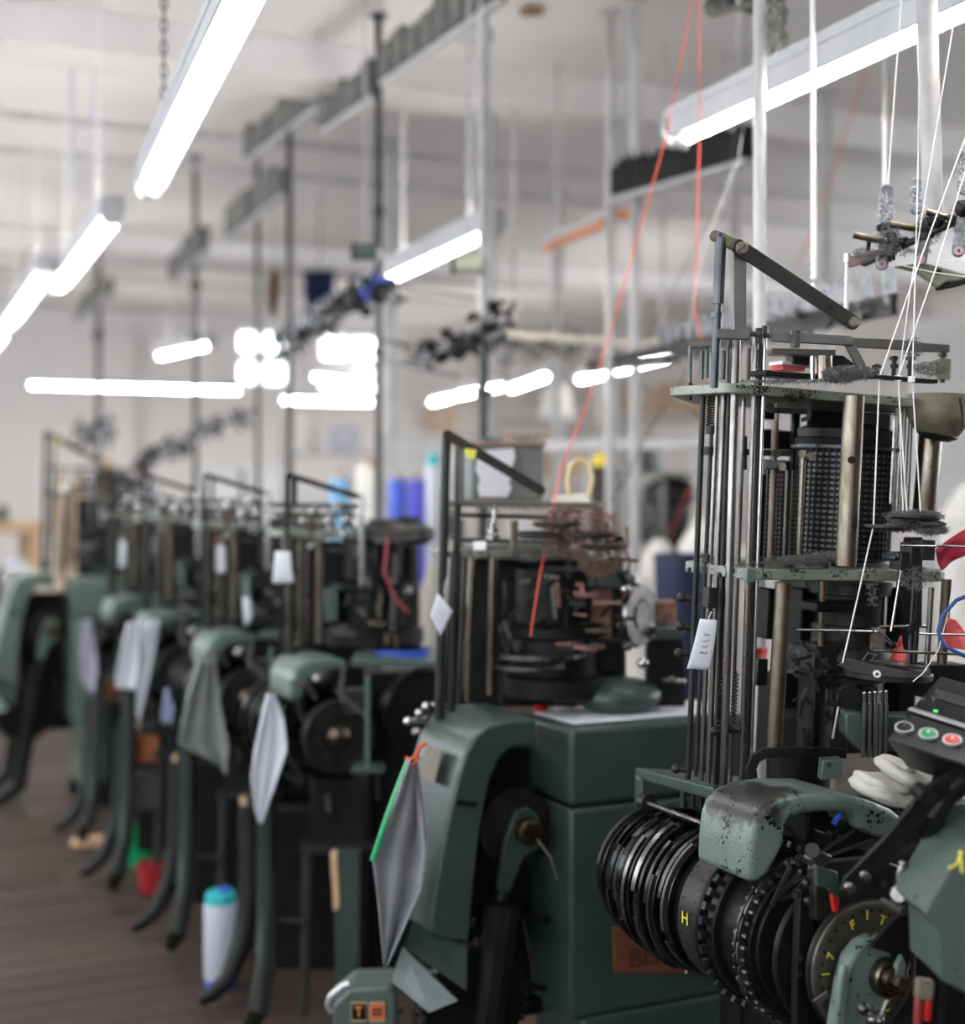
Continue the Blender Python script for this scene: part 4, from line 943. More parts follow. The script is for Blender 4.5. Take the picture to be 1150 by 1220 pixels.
for x0, y0, x1, y1, Z in ((1017, 280, 1056, 288, 2.7), (1060, 267, 1102, 274, 2.68), (1103, 252, 1142, 262, 2.62)):
    b = MB(); b.cyl(P(x0, y0, Z), P(x1, y1, Z), .0065); b.build('peg', M_bronze, yr)
for x, y, Z, r in ((1055, 285, 2.71, .014), (1100, 272, 2.67, .02), (1146, 262, 2.61, .024), (1070, 290, 2.70, .012), (1112, 266, 2.65, .014), (1045, 272, 2.73, .008), (1036, 286, 2.74, .006), (1140, 250, 2.6, .016)):
    b = MB(); p = P(x, y, Z); b.lathe([(r*.6, 0), (r, .004), (r, .016), (r*.7, .02)], p, (RT*.9+UP*.1), 20); b.build('tension_disc', M_black, yr)
for q0, q1 in ((P(1057, 285, 2.71), P(1060, 312, 2.71)), (P(1036, 284, 2.73), P(1034, 300, 2.73)), (P(1066, 280, 2.7), P(1064, 310, 2.7))):
    b = MB(); b.bar(q0, q1, .007, .006, FW); b.build('stay', M_dark, yr)
b = MB(); b.poly([P(1064, 318, 2.75), P(1100, 313, 2.72), P(1118, 318, 2.70), P(1160, 330, 2.66), P(1160, 336, 2.66), P(1128, 336, 2.69), P(1116, 344, 2.70), P(1108, 336, 2.71), P(1090, 324, 2.73)], FW*.02); b.build('ochre_bracket', M_ochre, yr, bevel=.004)
b = MB(); b.tube([P(1116, 343, 2.71), P(1140, 338, 2.68), P(1165, 330, 2.64)], .006, 8); b.build('bracket_rod', M_dark, yr)
b = MB(); p = P(1118, 324, 2.69); b.cyl(p, p-FW*.004, .005, n=12); b.build('bracket_hole', M_black, yr)
p0 = P(1104, -10, 2.72); p1 = P(1112, 260, 2.70)
b = MB(); b.cyl(V((p0.x, p0.y, RH)), p0, S(22, 3)/2, n=16); b.cyl(p0, p1, S(22, 3)/2, n=16); b.build('hanger_pole', mat('pole_grey_white', (.45, .44, .43), (.34, .33, .32), 9, .45), yr)
b = MB(); b.bar(P(1112, 255, 2.72), P(1112, 262, 2.60), .02, .01, UP); b.build('hanger_arm', M_dark, yr)
lint(yr, [(1060, 285, 14, 20, 120), (1105, 275, 16, 18, 120), (1030, 303, 16, 6, 60), (1145, 262, 12, 20, 80), (1080, 300, 30, 5, 60)], 2.68, seed=31)
# ================================================================== second machine with the smooth green housing
C2 = P(680, 868, 3.19)
m2 = root('knitting_machine', V((C2.x+.05, C2.y+.2, 0)), 'second machine from the front, smooth green housing with arched cover and white sheet', 'machine')
Y2 = C2.y
def p2(b, name, m, par=None, **k): return b.build(name, m, par or m2, **k)
def bar2(pts, Z, t, m, name, par=None, **k):
    b = MB(); b.poly([P(x, y, Z) for x, y in pts], FW*t); return b.build(name, m, par or m2, **dict(dict(bevel=.0015), **k))
def rod2(x0, y0, x1, y1, wd, Z, m, name='rod', par=None, Z2=None):
    b = MB(); b.cyl(P(x0, y0, Z), P(x1, y1, Z2 or Z), wd*Z/FPX/2, n=12); return b.build(name, m, par or m2)
# housing: two stacked castings with a seam
hz = C2.z; zs = P(680, 964, 3.19).z
b = MB(); b.box((C2.x+.235, Y2+.115, (hz+zs)/2+.001), (.47, .23, hz-zs-.004)); ho = p2(b, 'housing_top', M_green, bevel=.014, segs=4)
b = MB(); b.box((C2.x+.235, Y2+.115, (zs+.36)/2), (.47, .23, zs-.36-.004)); p2(b, 'housing_body', M_green, bevel=.010, segs=3)
b = MB(); b.box((C2.x+.25, Y2+.115, .181), (.44, .23, .358)); p2(b, 'housing_foot', M_green, bevel=.01, segs=3)
b = MB(); b.box((C2.x+.235, Y2+.125, zs), (.455, .215, .012)); p2(b, 'seam', M_black)
b = MB(); b.box((C2.x+.26, Y2+.125, .05), (.46, .28, .1)); p2(b, 'plinth', M_black, bevel=.01)
# rust coloured name plate
pq = [PY(730, 1105, Y2-.002), PY(884, 1112, Y2-.002), PY(884, 1160, Y2-.002), PY(732, 1158, Y2-.002)]
b = MB(); b.poly(pq, EY*.006); nl = p2(b, 'name_plate', M_plaq, bevel=.001)
hgt = (pq[0]-pq[3]).length
text_mesh('BENTLEY', PY(806, 1134, Y2-.0055), EX, UP, .062, M_plaqd, 'raised_lettering', nl)
# arched cover on the aisle side
Yh = Y2+.01
outer = [(511, 1112), (516, 1070), (524, 1020), (534, 970), (545, 925), (553, 898), (565, 877), (582, 864), (604, 858), (640, 856)]
inner = [(640, 893), (622, 888), (606, 892), (594, 904), (584, 926), (576, 960), (570, 1000), (563, 1060), (558, 1122), (535, 1120)]
b = MB(); b.poly([PY(x, y, Yh)+EY*.12 for x, y in outer+inner], EY*.25); p2(b, 'arch_cover', M_green, bevel=.008, segs=3, ang=50)
b = MB(); b.poly([PY(x, y, Yh-.001) for x, y in ((544, 952), (568, 955), (566, 962), (542, 958))], EY*.012); p2(b, 'cover_lug', M_black)
b = MB(); n0 = [PY(x, y, Yh)+EY*.12 for x, y in ((533, 880), (548, 884), (545, 915), (529, 912))]
b = MB(); q0, q1 = PY(536, 940, Yh)-EX*.008, PY(545, 900, Yh)-EX*.008
b.poly([q0+EY*.06, q1+EY*.06, q1+EY*.14, q0+EY*.14], EX*.003); p2(b, 'maker_label', mat('tan_label', (.17, .145, .11), (.12, .10, .08), 20, .7))
b = MB(); b.poly([PY(480, 1128, Yh+.05), PY(545, 1192, Yh), PY(512, 1206, Yh), PY(466, 1168, Yh+.05)], EX*.004+EY*.004); p2(b, 'apron', mat('apron_paint', (.24, .29, .28), (.17, .21, .2), 6, .5))
b = MB(); b.poly([PY(492, 1098, Yh+.03), PY(557, 1128, Yh+.02), PY(556, 1180, Yh+.02), PY(482, 1128, Yh+.05)], EX*.004+EY*.004); p2(b, 'apron', mat('apron_paint_dark', (.045, .07, .065), (.03, .05, .045), 6, .5))
# works seen inside the arch
Yw = Y2+.10
b = MB(); b.box((C2.x-.06, Y2+.21, .62), (.28, .04, .62)); p2(b, 'back_plate', M_black, bevel=.004)
pc_ = PY(612, 985, Yw); b = MB(); b.lathe([(.03, 0), (.083, 0), (.086, .004), (.086, .010), (.03, .012)], pc_, -EY, 40); dz = p2(b, 'dial', M_dark)
bo = MB()
for k_ in range(24):
    a_ = 2*math.pi*k_/24; p = pc_-EY*.012+EX*(.076*math.cos(a_))+UP*(.076*math.sin(a_)); bo.cyl(p, p-EY*.001, .003, n=8)
bo.build('dial_holes', M_black, dz)['kind'] = 'stuff'
b = MB(); b.lathe([(.032, 0), (.030, .03), (.02, .034), (.018, .045)], PY(625, 988, Yw-.03), -EY, 24); p2(b, 'hub', M_bronze)
b = MB(); b.poly([PY(x, y, Yw-.03) for x, y in ((612, 965), (628, 960), (640, 970), (640, 1010), (622, 1020), (606, 1062), (592, 1060), (600, 1000))], EY*.02); p2(b, 'bearing_bracket', M_green, bevel=.003)
for k_, (x0, y0, x1, y1, w_) in enumerate(((601, 1060, 570, 1140, 24), (622, 1090, 640, 1175, 5), (580, 1160, 650, 1178, 9), (620, 1092, 655, 1096, 8), (560, 1100, 590, 1125, 18))):
    b = MB(); b.cyl(PY(x0, y0, Yw), PY(x1, y1, Yw), w_*3.2/FPX/2); p2(b, 'link_bar', M_black if k_ != 1 else M_grey)
b = MB(); b.lathe([(.05, 0), (.12, 0), (.12, .03), (.05, .03)], PY(560, 1190, Yw), -EY, 40); gw = p2(b, 'gear_wheel', M_black)
for k_ in range(30):
    a_ = 2*math.pi*k_/30; c_ = EX*math.cos(a_)+UP*math.sin(a_); q = MB(); q.box(PY(560, 1190, Yw)-EY*.015+c_*.124, (.012, .03, .012), (c_, EY, c_.cross(EY))); q.build('gear_tooth', M_dark, gw)
b = MB(); b.tube([PY(640, 1000, Y2-.002), PY(655, 1020, Y2-.004), PY(664, 1048, Y2-.004)], .002, 5); p2(b, 'yellow_scratch', M_ochre)
# stand legs
for x, y in ((-.24, .05), (-.24, .35)):
    b = MB(); b.tube([(C2.x+x+.1, Y2+y, .62), (C2.x+x+.06, Y2+y, .35), (C2.x+x+.02, Y2+y, .1), (C2.x+x-.08, Y2+y, .03)], [.04, .035, .035, .03], 10); p2(b, 'stand_leg', M_black)
for x, y in ((500, 850), (486, 860), (508, 842)):
    b = MB(); p = P(x, y, 3.3); b.cyl(p, p+EX*.05, .008); b.sph(p, .011); p2(b, 'chrome_knob', M_bright)
# upper works
def plate2(x0, y0, x1, y1, Z, t, depth, name, m):
    b = MB(); p, q = P(x0, y0, Z), P(x1, y1, Z+.13); d = (q-p); L = d.length; d.normalize(); e_ = UP.cross(d)
    e_ = e_ if e_.dot(FW) > 0 else -e_
    b.prism([(0, .02), (.02, 0), (L-.04, 0), (L, .05), (L-.02, depth-.05), (L-.08, depth), (.16, depth), (.02, .10)], p, d, e_, UP*t)
    return p2(b, name, m, bevel=.002)
plate2(518, 660, 720, 660, 3.30, .017, .32, 'middle_plate', M_plate)
plate2(530, 600, 734, 602, 3.32, .012, .30, 'top_plate', mat('oily_plate', (.10, .09, .075), (.17, .14, .11), 14, .5, .5))
plate2(545, 614, 690, 618, 3.36, .008, .2, 'shelf_plate', M_dark); plate2(548, 644, 700, 648, 3.36, .008, .2, 'shelf_plate', M_dark)
for x0, y0, x1, y1, wd, Z, m in ((532, 517, 523, 856, 11, 3.28, M_dark), (548, 530, 538, 850, 9, 3.30, M_dark), (541, 660, 530, 850, 8, 3.36, M_black), (563, 664, 557, 835, 7, 3.34, M_bronze), (588, 664, 584, 828, 11, 3.30, M_bronze),
                             (551, 620, 541, 850, 5, 3.42, M_steel), (613, 620, 612, 660, 9, 3.34, M_bronze), (555, 664, 547, 850, 6, 3.45, M_dark), (590, 600, 589, 628, 6, 3.3, M_bright), (672, 610, 668, 655, 6, 3.34, M_dark)):
    rod2(x0, y0, x1, y1, wd, Z, m)
for y, w_ in ((632, 16), (640, 18), (626, 10)):
    b = MB(); b.cyl(P(587, y-3, 3.3), P(587, y+3, 3.3), S(w_/2, 3.3), n=16); p2(b, 'bright_collar', M_bright)
bar2([(564, 645), (579, 645), (579, 655), (564, 655)], 3.29, .02, M_white, 'white_block')
b = MB(); b.rbar(P(533, 518, 3.27), P(644, 584, 3.36), S(12, 3.3), .008, FW); lv2 = p2(b, 'lever', M_grey)
bar2([(546, 525), (553, 525), (553, 600), (546, 600)], 3.29, .010, M_grey, 'upright_bar')
bar2([(553, 534), (568, 536), (566, 548), (556, 545)], 3.26, .004, M_yellow, 'yellow_tab')
b = MB(); b.lathe([(.11, 0), (.12, .01), (.12, .05), (.10, .06), (.10, .14), (.13, .15), (.13, .17), (.09, .18), (.09, .30)], P(660, 830, 3.42), UP, 36); p2(b, 'needle_cylinder', M_black)
b = MB(); b.ring(P(640, 778, 3.36), UP, S(40, 3.36), S(58, 3.36), .01, 40); p2(b, 'yarn_ring', M_steel)
b = MB(); b.ring(P(630, 792, 3.36), UP, S(38, 3.36), S(46, 3.36), .008, 40); p2(b, 'yarn_ring', M_grey)
b = MB(); b.sph(P(735, 828, 3.42), (S(55, 3.4), .1, S(22, 3.4)), 20, 12); p2(b, 'green_motor', M_green)
for x0, y0, x1, y1, Z, m in ((600, 690, 640, 740, 3.5, M_black), (690, 665, 742, 700, 3.40, M_green), (700, 700, 728, 760, 3.42, M_rust), (605, 740, 700, 830, 3.55, M_black), (780, 745, 812, 760, 3.42, M_green), (772, 715, 805, 745, 3.45, M_rust), (770, 760, 815, 850, 3.5, M_black), (690, 760, 740, 800, 3.5, M_black), (560, 665, 700, 840, 3.62, M_black), (700, 690, 745, 840, 3.6, M_dark)):
    b = MB(); b.box(P((x0+x1)/2, (y0+y1)/2, Z), (S(x1-x0, Z), .06, S(y1-y0, Z)), (RT, FW, UP)); p2(b, 'frame_block', m, bevel=.006)
rn = random.Random(21)
for i in range(46):
    x, y = rn.uniform(650, 748), rn.uniform(608, 790); a_ = rn.choice((0, .1, 1.5, 1.6, rn.uniform(0, 3))); L = rn.uniform(10, 36); Z = 3.26+rn.random()*.12
    b = MB(); b.rbar(P(x-math.cos(a_)*L/2, y-math.sin(a_)*L/2, Z), P(x+math.cos(a_)*L/2, y+math.sin(a_)*L/2, Z), S(rn.uniform(3, 6), Z), .006, FW); p2(b, 'finger', rn.choice((M_rust, M_dark, M_bronze, M_black, M_steel, M_dark)))
for i in range(26):
    x, y = rn.uniform(575, 690), rn.uniform(690, 830); a_ = rn.uniform(0, 3.1); L = rn.uniform(8, 30); Z = 3.30+rn.random()*.06
    b = MB(); b.rbar(P(x-math.cos(a_)*L/2, y-math.sin(a_)*L/2, Z), P(x+math.cos(a_)*L/2, y+math.sin(a_)*L/2, Z), S(4, Z), .006, FW); p2(b, 'small_lever', rn.choice((M_black, M_dark, M_dark, M_grey)))
for x, y, w_ in ((648, 640, 34), (664, 628, 30), (700, 640, 40), (720, 655, 30)):
    b = MB(); b.lathe([(S(w_*.8, 3.28), 0), (S(w_, 3.28), .004), (S(w_, 3.28), .010), (S(w_*.9, 3.28), .013)], P(x, y, 3.3), UP, 24); p2(b, 'finger_disc', M_dark)
lint(m2, [(690, 625, 45, 22, 700), (715, 660, 28, 30, 420), (672, 650, 26, 16, 220)], 3.27, 'rusty_fluff', M_rust, 41); lint(m2, [(640, 655, 40, 15, 260), (640, 603, 80, 5, 240)], 3.27, 'lint', M_lint, 42)
# bright pattern wheel
pw = P(762, 733, 3.36); nx = (RT*.80-FW*.6).normalized()
b = MB(); b.ring(pw, nx, S(20, 3.36), S(36, 3.36), .014, 40); b.lathe([(S(16, 3.36), -.01), (S(22, 3.36), .0), (S(16, 3.36), .01)], pw, nx, 24); wh = p2(b, 'pattern_wheel', M_bright)
for i in range(12):
    a_ = 2*math.pi*i/12; u, w_ = perp(nx); c_ = u*math.cos(a_)+w_*math.sin(a_); q = MB(); q.box(pw+c_*S(34, 3.36)-nx*.012, (.018, .012, .016), (c_, nx.cross(c_), nx)); q.build('wheel_block', M_dark, wh)
for x, y, r in ((745, 702, 7), (752, 690, 6), (748, 686, 4), (740, 745, 6), (748, 770, 6), (766, 790, 7), (800, 810, 5)):
    b = MB(); b.sph(P(x, y, 3.3), S(r, 3.3)); p2(b, 'knob', M_grey if r < 7 else M_bright)
rod2(790, 811, 818, 812, 5, 3.4, M_steel); rod2(738, 680, 748, 700, 8, 3.32, M_black)
b = MB(); b.tube([P(710, 640, 3.3), P(740, 640, 3.32), P(750, 670, 3.34), P(742, 720, 3.34)], .003, 6); p2(b, 'red_lead', mat('dull_red', (.30, .07, .05), rough=.6))
# bits that lie on this machine
pp = [PZ(655, 849, hz+.004), PZ(838, 846, hz+.004), PZ(850, 862, hz+.004), PZ(706, 862, hz+.004)]
zt = hz+.003
b = MB(); b.poly([(C2.x+.03, Y2+.03, zt), (C2.x+.45, Y2+.02, zt), (C2.x+.46, Y2+.2, zt), (C2.x+.02, Y2+.21, zt)], UP*.003)
b.build('paper_sheet', M_paper, None, label='white paper sheet lying on top of the green housing', cat='paper')
p = V((C2.x+.005, Y2+.20, hz)); p = PZ(645, 847, hz)
b = MB(); b.lathe([(.016, 0), (.018, .004), (.018, .012), (.012, .016)], p, UP, 20)
b.build('red_cap', M_redp, None, label='small red cap lying on the edge of the green housing', cat='cap')
# far twin of this machine, last in the row
C8 = P(72, 691, 6.9); D8 = C8-C2-V((.004, .014, 0)); D8.z = 0
m8 = dup(m2, D8); m8.scale = (1.07, 1.07, 1.07)
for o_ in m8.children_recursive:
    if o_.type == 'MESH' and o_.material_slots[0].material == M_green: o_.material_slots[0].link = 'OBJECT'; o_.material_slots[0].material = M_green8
for o_ in m8.children:
    if o_.type == 'MESH':
        zc = sum(v.co.z for v in o_.data.vertices)/len(o_.data.vertices)
        if zc > 1.06: o_.location += RT*.13
    if o_.type == 'MESH' and o_.material_slots[0].material == M_rust: o_.material_slots[0].link = 'OBJECT'; o_.material_slots[0].material = M_dark
m8.location += RT*.06; m8['label'] = 'last green machine at the far end of the row, pale housing with arched cover'
# carton and small things on the second machine
cb2 = root('metal_box', P(608, 596, 3.62), 'grey metal box with a torn pale sticker behind the lever of the second machine', 'box')
q0 = P(562, 596, 3.60); q1 = P(648, 596, 3.66)
b = MB(); d = (q1-q0); L = d.length; d.normalize(); e_ = UP.cross(d); e_ = e_ if e_.dot(FW) > 0 else -e_
b.box(q0.lerp(q1, .5)+e_*.08+UP*.068, (L, .16, .136), (d, e_, UP)); b.build('case', mat('box_grey', (.16, .165, .16), (.12, .12, .12), 5, .5), cb2, bevel=.004)
b = MB(); rn = random.Random(5)
st = [(565, 538), (612, 534), (614, 545), (610, 556), (613, 566), (606, 574), (610, 582), (604, 592), (572, 592), (569, 582), (572, 570), (566, 560), (569, 548)]
b.poly([P(x, y, 3.57+(x-562)*.0007) for x, y in st], FW*.003); b.build('sticker', M_paper, cb2)
b = MB(); b.box(q0.lerp(q1, .5)+e_*.08+UP*.142, (L+.01, .17, .014), (d, e_, UP)); b.build('lid', mat('box_lid', (.36, .24, .2), (.25, .18, .15), 10, .7), cb2, bevel=.003)
lint(cb2, [(585, 524, 14, 4, 60), (630, 522, 20, 4, 80)], 3.6, 'fluff', M_lint, 55)
b = MB(); b.tube([P(x, y, 3.42) for x, y in ((679, 592), (676, 575), (680, 555), (690, 547), (702, 552), (706, 570), (702, 590))], .0055, 8)
b.build('tubing', M_belt, None, label='yellow plastic tube bent into a loop on top of the second machine', cat='tube')
rag([(662, 590, .1), (700, 588, .1), (706, 600, 0), (655, 600, 0)], 3.45, 'white cotton scrap lying beside the yellow loop', M_cloth, seed=8, amp=.01)
card([(522, 707), (540, 728), (525, 758), (513, 732)], 3.22, 'white paper tag hanging by its corner on the second machine', lines=0, string=[(530, 700), (532, 690)])
# grey cloth with green hem on the second machine
b = MB()
def cl(u, v):
    top = (488, 905); L_ = [(488, 903), (466, 960), (444, 1025), (450, 1068), (458, 1152)]; R_ = [(496, 905), (503, 960), (508, 1015), (502, 1060), (462, 1150)]
    i = v*4; k_ = min(int(i), 3); t = i-k_
    l = [L_[k_][j]*(1-t)+L_[k_+1][j]*t for j in (0, 1)]; r = [R_[k_][j]*(1-t)+R_[k_+1][j]*t for j in (0, 1)]
    x, y = l[0]*(1-u)+r[0]*u, l[1]*(1-u)+r[1]*u
    return P(x, y, 3.06-.02*math.sin(u*5+v*2)-.012*math.sin(u*11+v*4))
b.grid(cl, 16, 24)
gc = b.build('cleaning_cloth', M_sack, None, solid=.003, label='grey cloth with a green hem hanging from the arched cover', cat='cloth', org=P(490, 905, 3.06))
q = MB(); q.tube([cl(0, v/10)-FW*.003 for v in range(0, 11)][0:6], .0062, 6); q.build('green_hem', M_gplas, gc)
q = MB(); q.tube([cl(1, v/10)-FW*.004-RT*.004 for v in range(0, 8)], .008, 6); q.build('rolled_edge', M_sack, gc)
b = MB(); b.tube([P(489, 906, 3.05), P(496, 900, 3.05), P(500, 890, 3.06), P(507, 886, 3.07)], .005, 6); b.tube([P(484, 902, 3.05), P(492, 912, 3.04), P(500, 902, 3.05)], .004, 6); b.build('red_cord', mat('red_cord', (.55, .08, .03), rough=.7), gc)
# ================================================================== third machine and the rest of the row
Z3 = 4.02
m3 = root('knitting_machine', V((P(345, 785, 4.2).x+.1, P(345, 785, 4.2).y, 0)), 'third machine from the front, black iron frame, small green hood, blue tray beside it', 'machine')
def p3(b, name, m, par=None, **k): return b.build(name, m, par or m3, **k)
def rod3(x0, y0, x1, y1, wd, Z, m, name='rod', par=None):
    b = MB(); b.cyl(P(x0, y0, Z), P(x1, y1, Z), wd*Z/FPX/2, n=12); return p3(b, name, m, par)
def bar3(pts, Z, t, m, name, **k):
    b = MB(); b.poly([P(x, y, Z) for x, y in pts], FW*t); return p3(b, name, m, **dict(dict(bevel=.0015), **k))
def blk3(x0, y0, x1, y1, Z, m, name='frame_block', d=.08, bv=.006):
    b = MB(); b.box(P((x0+x1)/2, (y0+y1)/2, Z), (S(x1-x0, Z), d, S(y1-y0, Z)), (RT, FW, UP)); return p3(b, name, m, bevel=bv)
def pl3(x0, y0, x1, y1, Z, t, depth, name, m, dz=.1):
    b = MB(); p, q = P(x0, y0, Z), P(x1, y1, Z+dz); d = (q-p); L = d.length; d.normalize(); e_ = UP.cross(d)
    e_ = e_ if e_.dot(FW) > 0 else -e_
    b.prism([(0, .02), (.02, 0), (L-.04, 0), (L, .05), (L-.02, depth-.05), (L-.08, depth), (.08, depth), (0, depth*.5)], p, d, e_, UP*t)
    return p3(b, name, m, bevel=.002)
pl3(325, 636, 500, 640, 4.15, .018, .30, 'middle_plate', M_plate); pl3(332, 602, 440, 604, 4.15, .014, .28, 'top_plate', M_dark); pl3(335, 612, 438, 615, 4.2, .01, .2, 'shelf_plate', M_grey)
for x0, y0, x1, y1, wd, Z, m in ((342, 566, 341, 640, 6, 4.1, M_dark), (352, 568, 352, 605, 5, 4.12, M_dark), (347, 640, 346, 778, 13, 4.15, M_dark), (337, 640, 335, 776, 6, 4.2, M_black), (359, 640, 358, 770, 5, 4.2, M_bronze),
                             (381, 640, 380, 766, 9, 4.16, M_bronze), (366, 640, 365, 765, 4, 4.2, M_steel), (431, 590, 431, 698, 7, 4.05, M_bright), (372, 605, 371, 636, 6, 4.18, M_bronze), (392, 605, 392, 636, 5, 4.18, M_bright),
                             (410, 606, 410, 636, 5, 4.2, M_dark), (470, 660, 468, 770, 7, 4.25, M_steel), (491, 650, 489, 770, 6, 4.3, M_dark)):
    rod3(x0, y0, x1, y1, wd, Z, m)
b = MB(); b.rbar(P(344, 566, 4.08), P(431, 593, 4.12), S(7, 4.1), .008, FW); p3(b, 'lever', M_dark)
for x, y, r in ((374, 610, 7), (400, 606, 6), (362, 622, 6), (412, 620, 6), (372, 652, 6), (410, 640, 5), (487, 706, 5), (392, 622, 7)):
    b = MB(); b.lathe([(S(r*.6, 4.1), 0), (S(r, 4.1), .006), (S(r, 4.1), .018), (S(r*.5, 4.1), .024)], P(x, y+3, 4.12), UP, 16); p3(b, 'bright_collar', M_bright)
b = MB(); b.lathe([(.14, 0), (.15, .01), (.15, .05), (.10, .06), (.10, .16), (.13, .17), (.13, .19), (.09, .2), (.09, .33)], P(445, 768, 4.35), UP, 36); p3(b, 'needle_cylinder', M_black)
b = MB(); b.lathe([(.10, 0), (.12, .02), (.12, .04), (.09, .06)], P(470, 648, 4.3), UP, 30); p3(b, 'finger_head', M_dark)
for x0, y0, x1, y1, Z, m in ((400, 650, 498, 690, 4.4, M_black), (440, 618, 498, 646, 4.35, M_dark), (360, 645, 440, 770, 4.4, M_black), (455, 690, 500, 772, 4.4, M_dark), (388, 700, 404, 740, 4.3, M_pgreen)): blk3(x0, y0, x1, y1, Z, m)
rn = random.Random(33)
for i in range(44):
    x, y = rn.uniform(395, 497), rn.uniform(612, 768); a_ = rn.choice((0, .1, 1.5, 1.6, rn.uniform(0, 3))); L = rn.uniform(9, 26); Z = 4.1+rn.random()*.1
    b = MB(); b.rbar(P(x-math.cos(a_)*L/2, y-math.sin(a_)*L/2, Z), P(x+math.cos(a_)*L/2, y+math.sin(a_)*L/2, Z), S(rn.uniform(2.5, 5), Z), .006, FW); p3(b, 'small_lever', rn.choice((M_dark, M_black, M_dark, M_grey, M_bronze, M_black)))
b = MB(); b.tube([P(462, 640, 4.1), P(458, 680, 4.08), P(470, 712, 4.08), P(487, 730, 4.1)], .004, 6); p3(b, 'red_lead', mat('dull_red2', (.32, .04, .05), rough=.6))
lint(m3, [(470, 640, 30, 8, 200), (390, 603, 50, 4, 120)], 4.12, 'lint', M_lint, 61)
# small hood and table
Yq = P(345, 812, 4.0).y
prof3 = [(346, 836), (347, 812), (353, 795), (366, 786), (400, 783), (415, 788), (416, 798), (398, 799), (378, 804), (366, 816), (360, 836)]
b = MB(); b.poly([PY(x, y, Yq)+EY*.10 for x, y in prof3], EY*.20); p3(b, 'hood', M_pgreen, bevel=.012, segs=3, ang=50)
b = MB(); b.poly([P(418, 790, 4.0), P(524, 793, 4.2), P(524, 776, 4.5), P(430, 774, 4.4)], UP*.02); p3(b, 'side_table', M_pgreen, bevel=.004)
b = MB(); b.lathe([(.04, 0), (.10, 0), (.105, .006), (.105, .03), (.10, .036), (.04, .036)], PY(400, 876, Yq+.05), -EY, 40); dl3 = p3(b, 'dial', M_dark)
bo = MB()
for k_ in range(20):
    a_ = 2*math.pi*k_/20; p = PY(400, 876, Yq+.05)-EY*.036+EX*(.088*math.cos(a_))+UP*(.088*math.sin(a_)); bo.cyl(p, p-EY*.001, .004, n=8)
bo.build('dial_holes', M_black, dl3)['kind'] = 'stuff'
b = MB(); b.lathe([(.035, 0), (.03, .03), (.015, .04)], PY(400, 876, Yq+.01), -EY, 20); p3(b, 'hub', M_bronze)
b = MB(); b.lathe([(.05, 0), (.13, 0), (.135, .01), (.135, .06), (.05, .07)], PY(500, 850, Yq+.12), -EY, 44); p3(b, 'pulley', M_black)
for x, y, r, m in ((508, 852, 9, M_bright), (496, 872, 5, M_bright), (514, 846, 8, M_grey)):
    b = MB(); b.sph(P(x, y, 3.85), S(r, 3.85)); p3(b, 'crank_knob', m)
for k_ in range(9):
    q = MB(); q.lathe([(.05, 0), (.115+.008*(k_ % 3), .002), (.115+.008*(k_ % 3), .018), (.05, .02)], PY(372, 870, Yq+.12)+EY*(.034*k_), -EY, 32); p3(q, 'cam_disc', M_black if k_ % 2 else M_disc)
rod3(438, 805, 438, 915, 5, 3.95, M_pgreen); blk3(420, 912, 458, 918, 3.98, M_green, 'foot_plate', .1, .003)
for x0, y0, x1, y1, Z, m in ((372, 925, 440, 1004, 4.15, M_black), (440, 800, 520, 1000, 4.35, M_black), (350, 830, 430, 930, 4.3, M_black), (410, 820, 440, 850, 4.1, M_dark), (520, 800, 545, 930, 4.4, M_black)): blk3(x0, y0, x1, y1, Z, m, 'gear_case')
bar3([(360, 1004), (445, 1004), (445, 1012), (360, 1012)], 4.1, .1, M_dark, 'bottom_rail')
for i in range(16):
    x, y = rn.uniform(345, 460), rn.uniform(800, 1000); a_ = rn.uniform(0, 3.1); L = rn.uniform(14, 50)
    b = MB(); Z = 3.98+rn.random()*.1; b.rbar(P(x-math.cos(a_)*L/2, y-math.sin(a_)*L/2, Z), P(x+math.cos(a_)*L/2, y+math.sin(a_)*L/2, Z), S(5, Z), .008, FW); p3(b, 'linkage', rn.choice((M_black, M_black, M_dark, M_grey)))
# cast iron stand: two front legs with splayed feet, posts behind
def leg(pts, r, m=M_black, name='stand_leg', n=10):
    b = MB(); b.tube([P(*p) for p in pts], r, n); return p3(b, name, m)
leg([(318, 900, 4.15), (318, 1000, 4.12), (317, 1080, 4.08), (316, 1150, 4.02), (308, 1205, 3.92), (298, 1222, 3.98)], [.028, .03, .028, .028, .03, .022], mat('dark_green_iron', (.010, .015, .0125), (.006, .009, .0075), 8, .4, spec=.3))
leg([(296, 960, 4.4), (297, 1060, 4.35), (290, 1120, 4.3), (272, 1165, 4.26), (252, 1186, 4.24), (238, 1193, 4.24)], [.03, .032, .03, .026, .022, .016])
leg([(366, 1010, 4.2), (364, 1100, 4.15), (362, 1210, 4.1)], [.014, .014, .014], M_dark); 
bar3([(399, 1012), (428, 1012), (428, 1226), (402, 1226)], 4.0, .05, M_green, 'stand_post'); bar3([(394, 1015), (402, 1012), (405, 1080), (398, 1085)], 3.98, .02, M_bench, 'wood_strip')
rod3(330, 1097, 362, 1098, 9, 4.12, M_dark, 'tie_rod'); blk3(325, 960, 440, 1150, 4.35, M_black, 'stand_box'); blk3(400, 1000, 520, 1150, 4.4, M_black, 'stand_box')
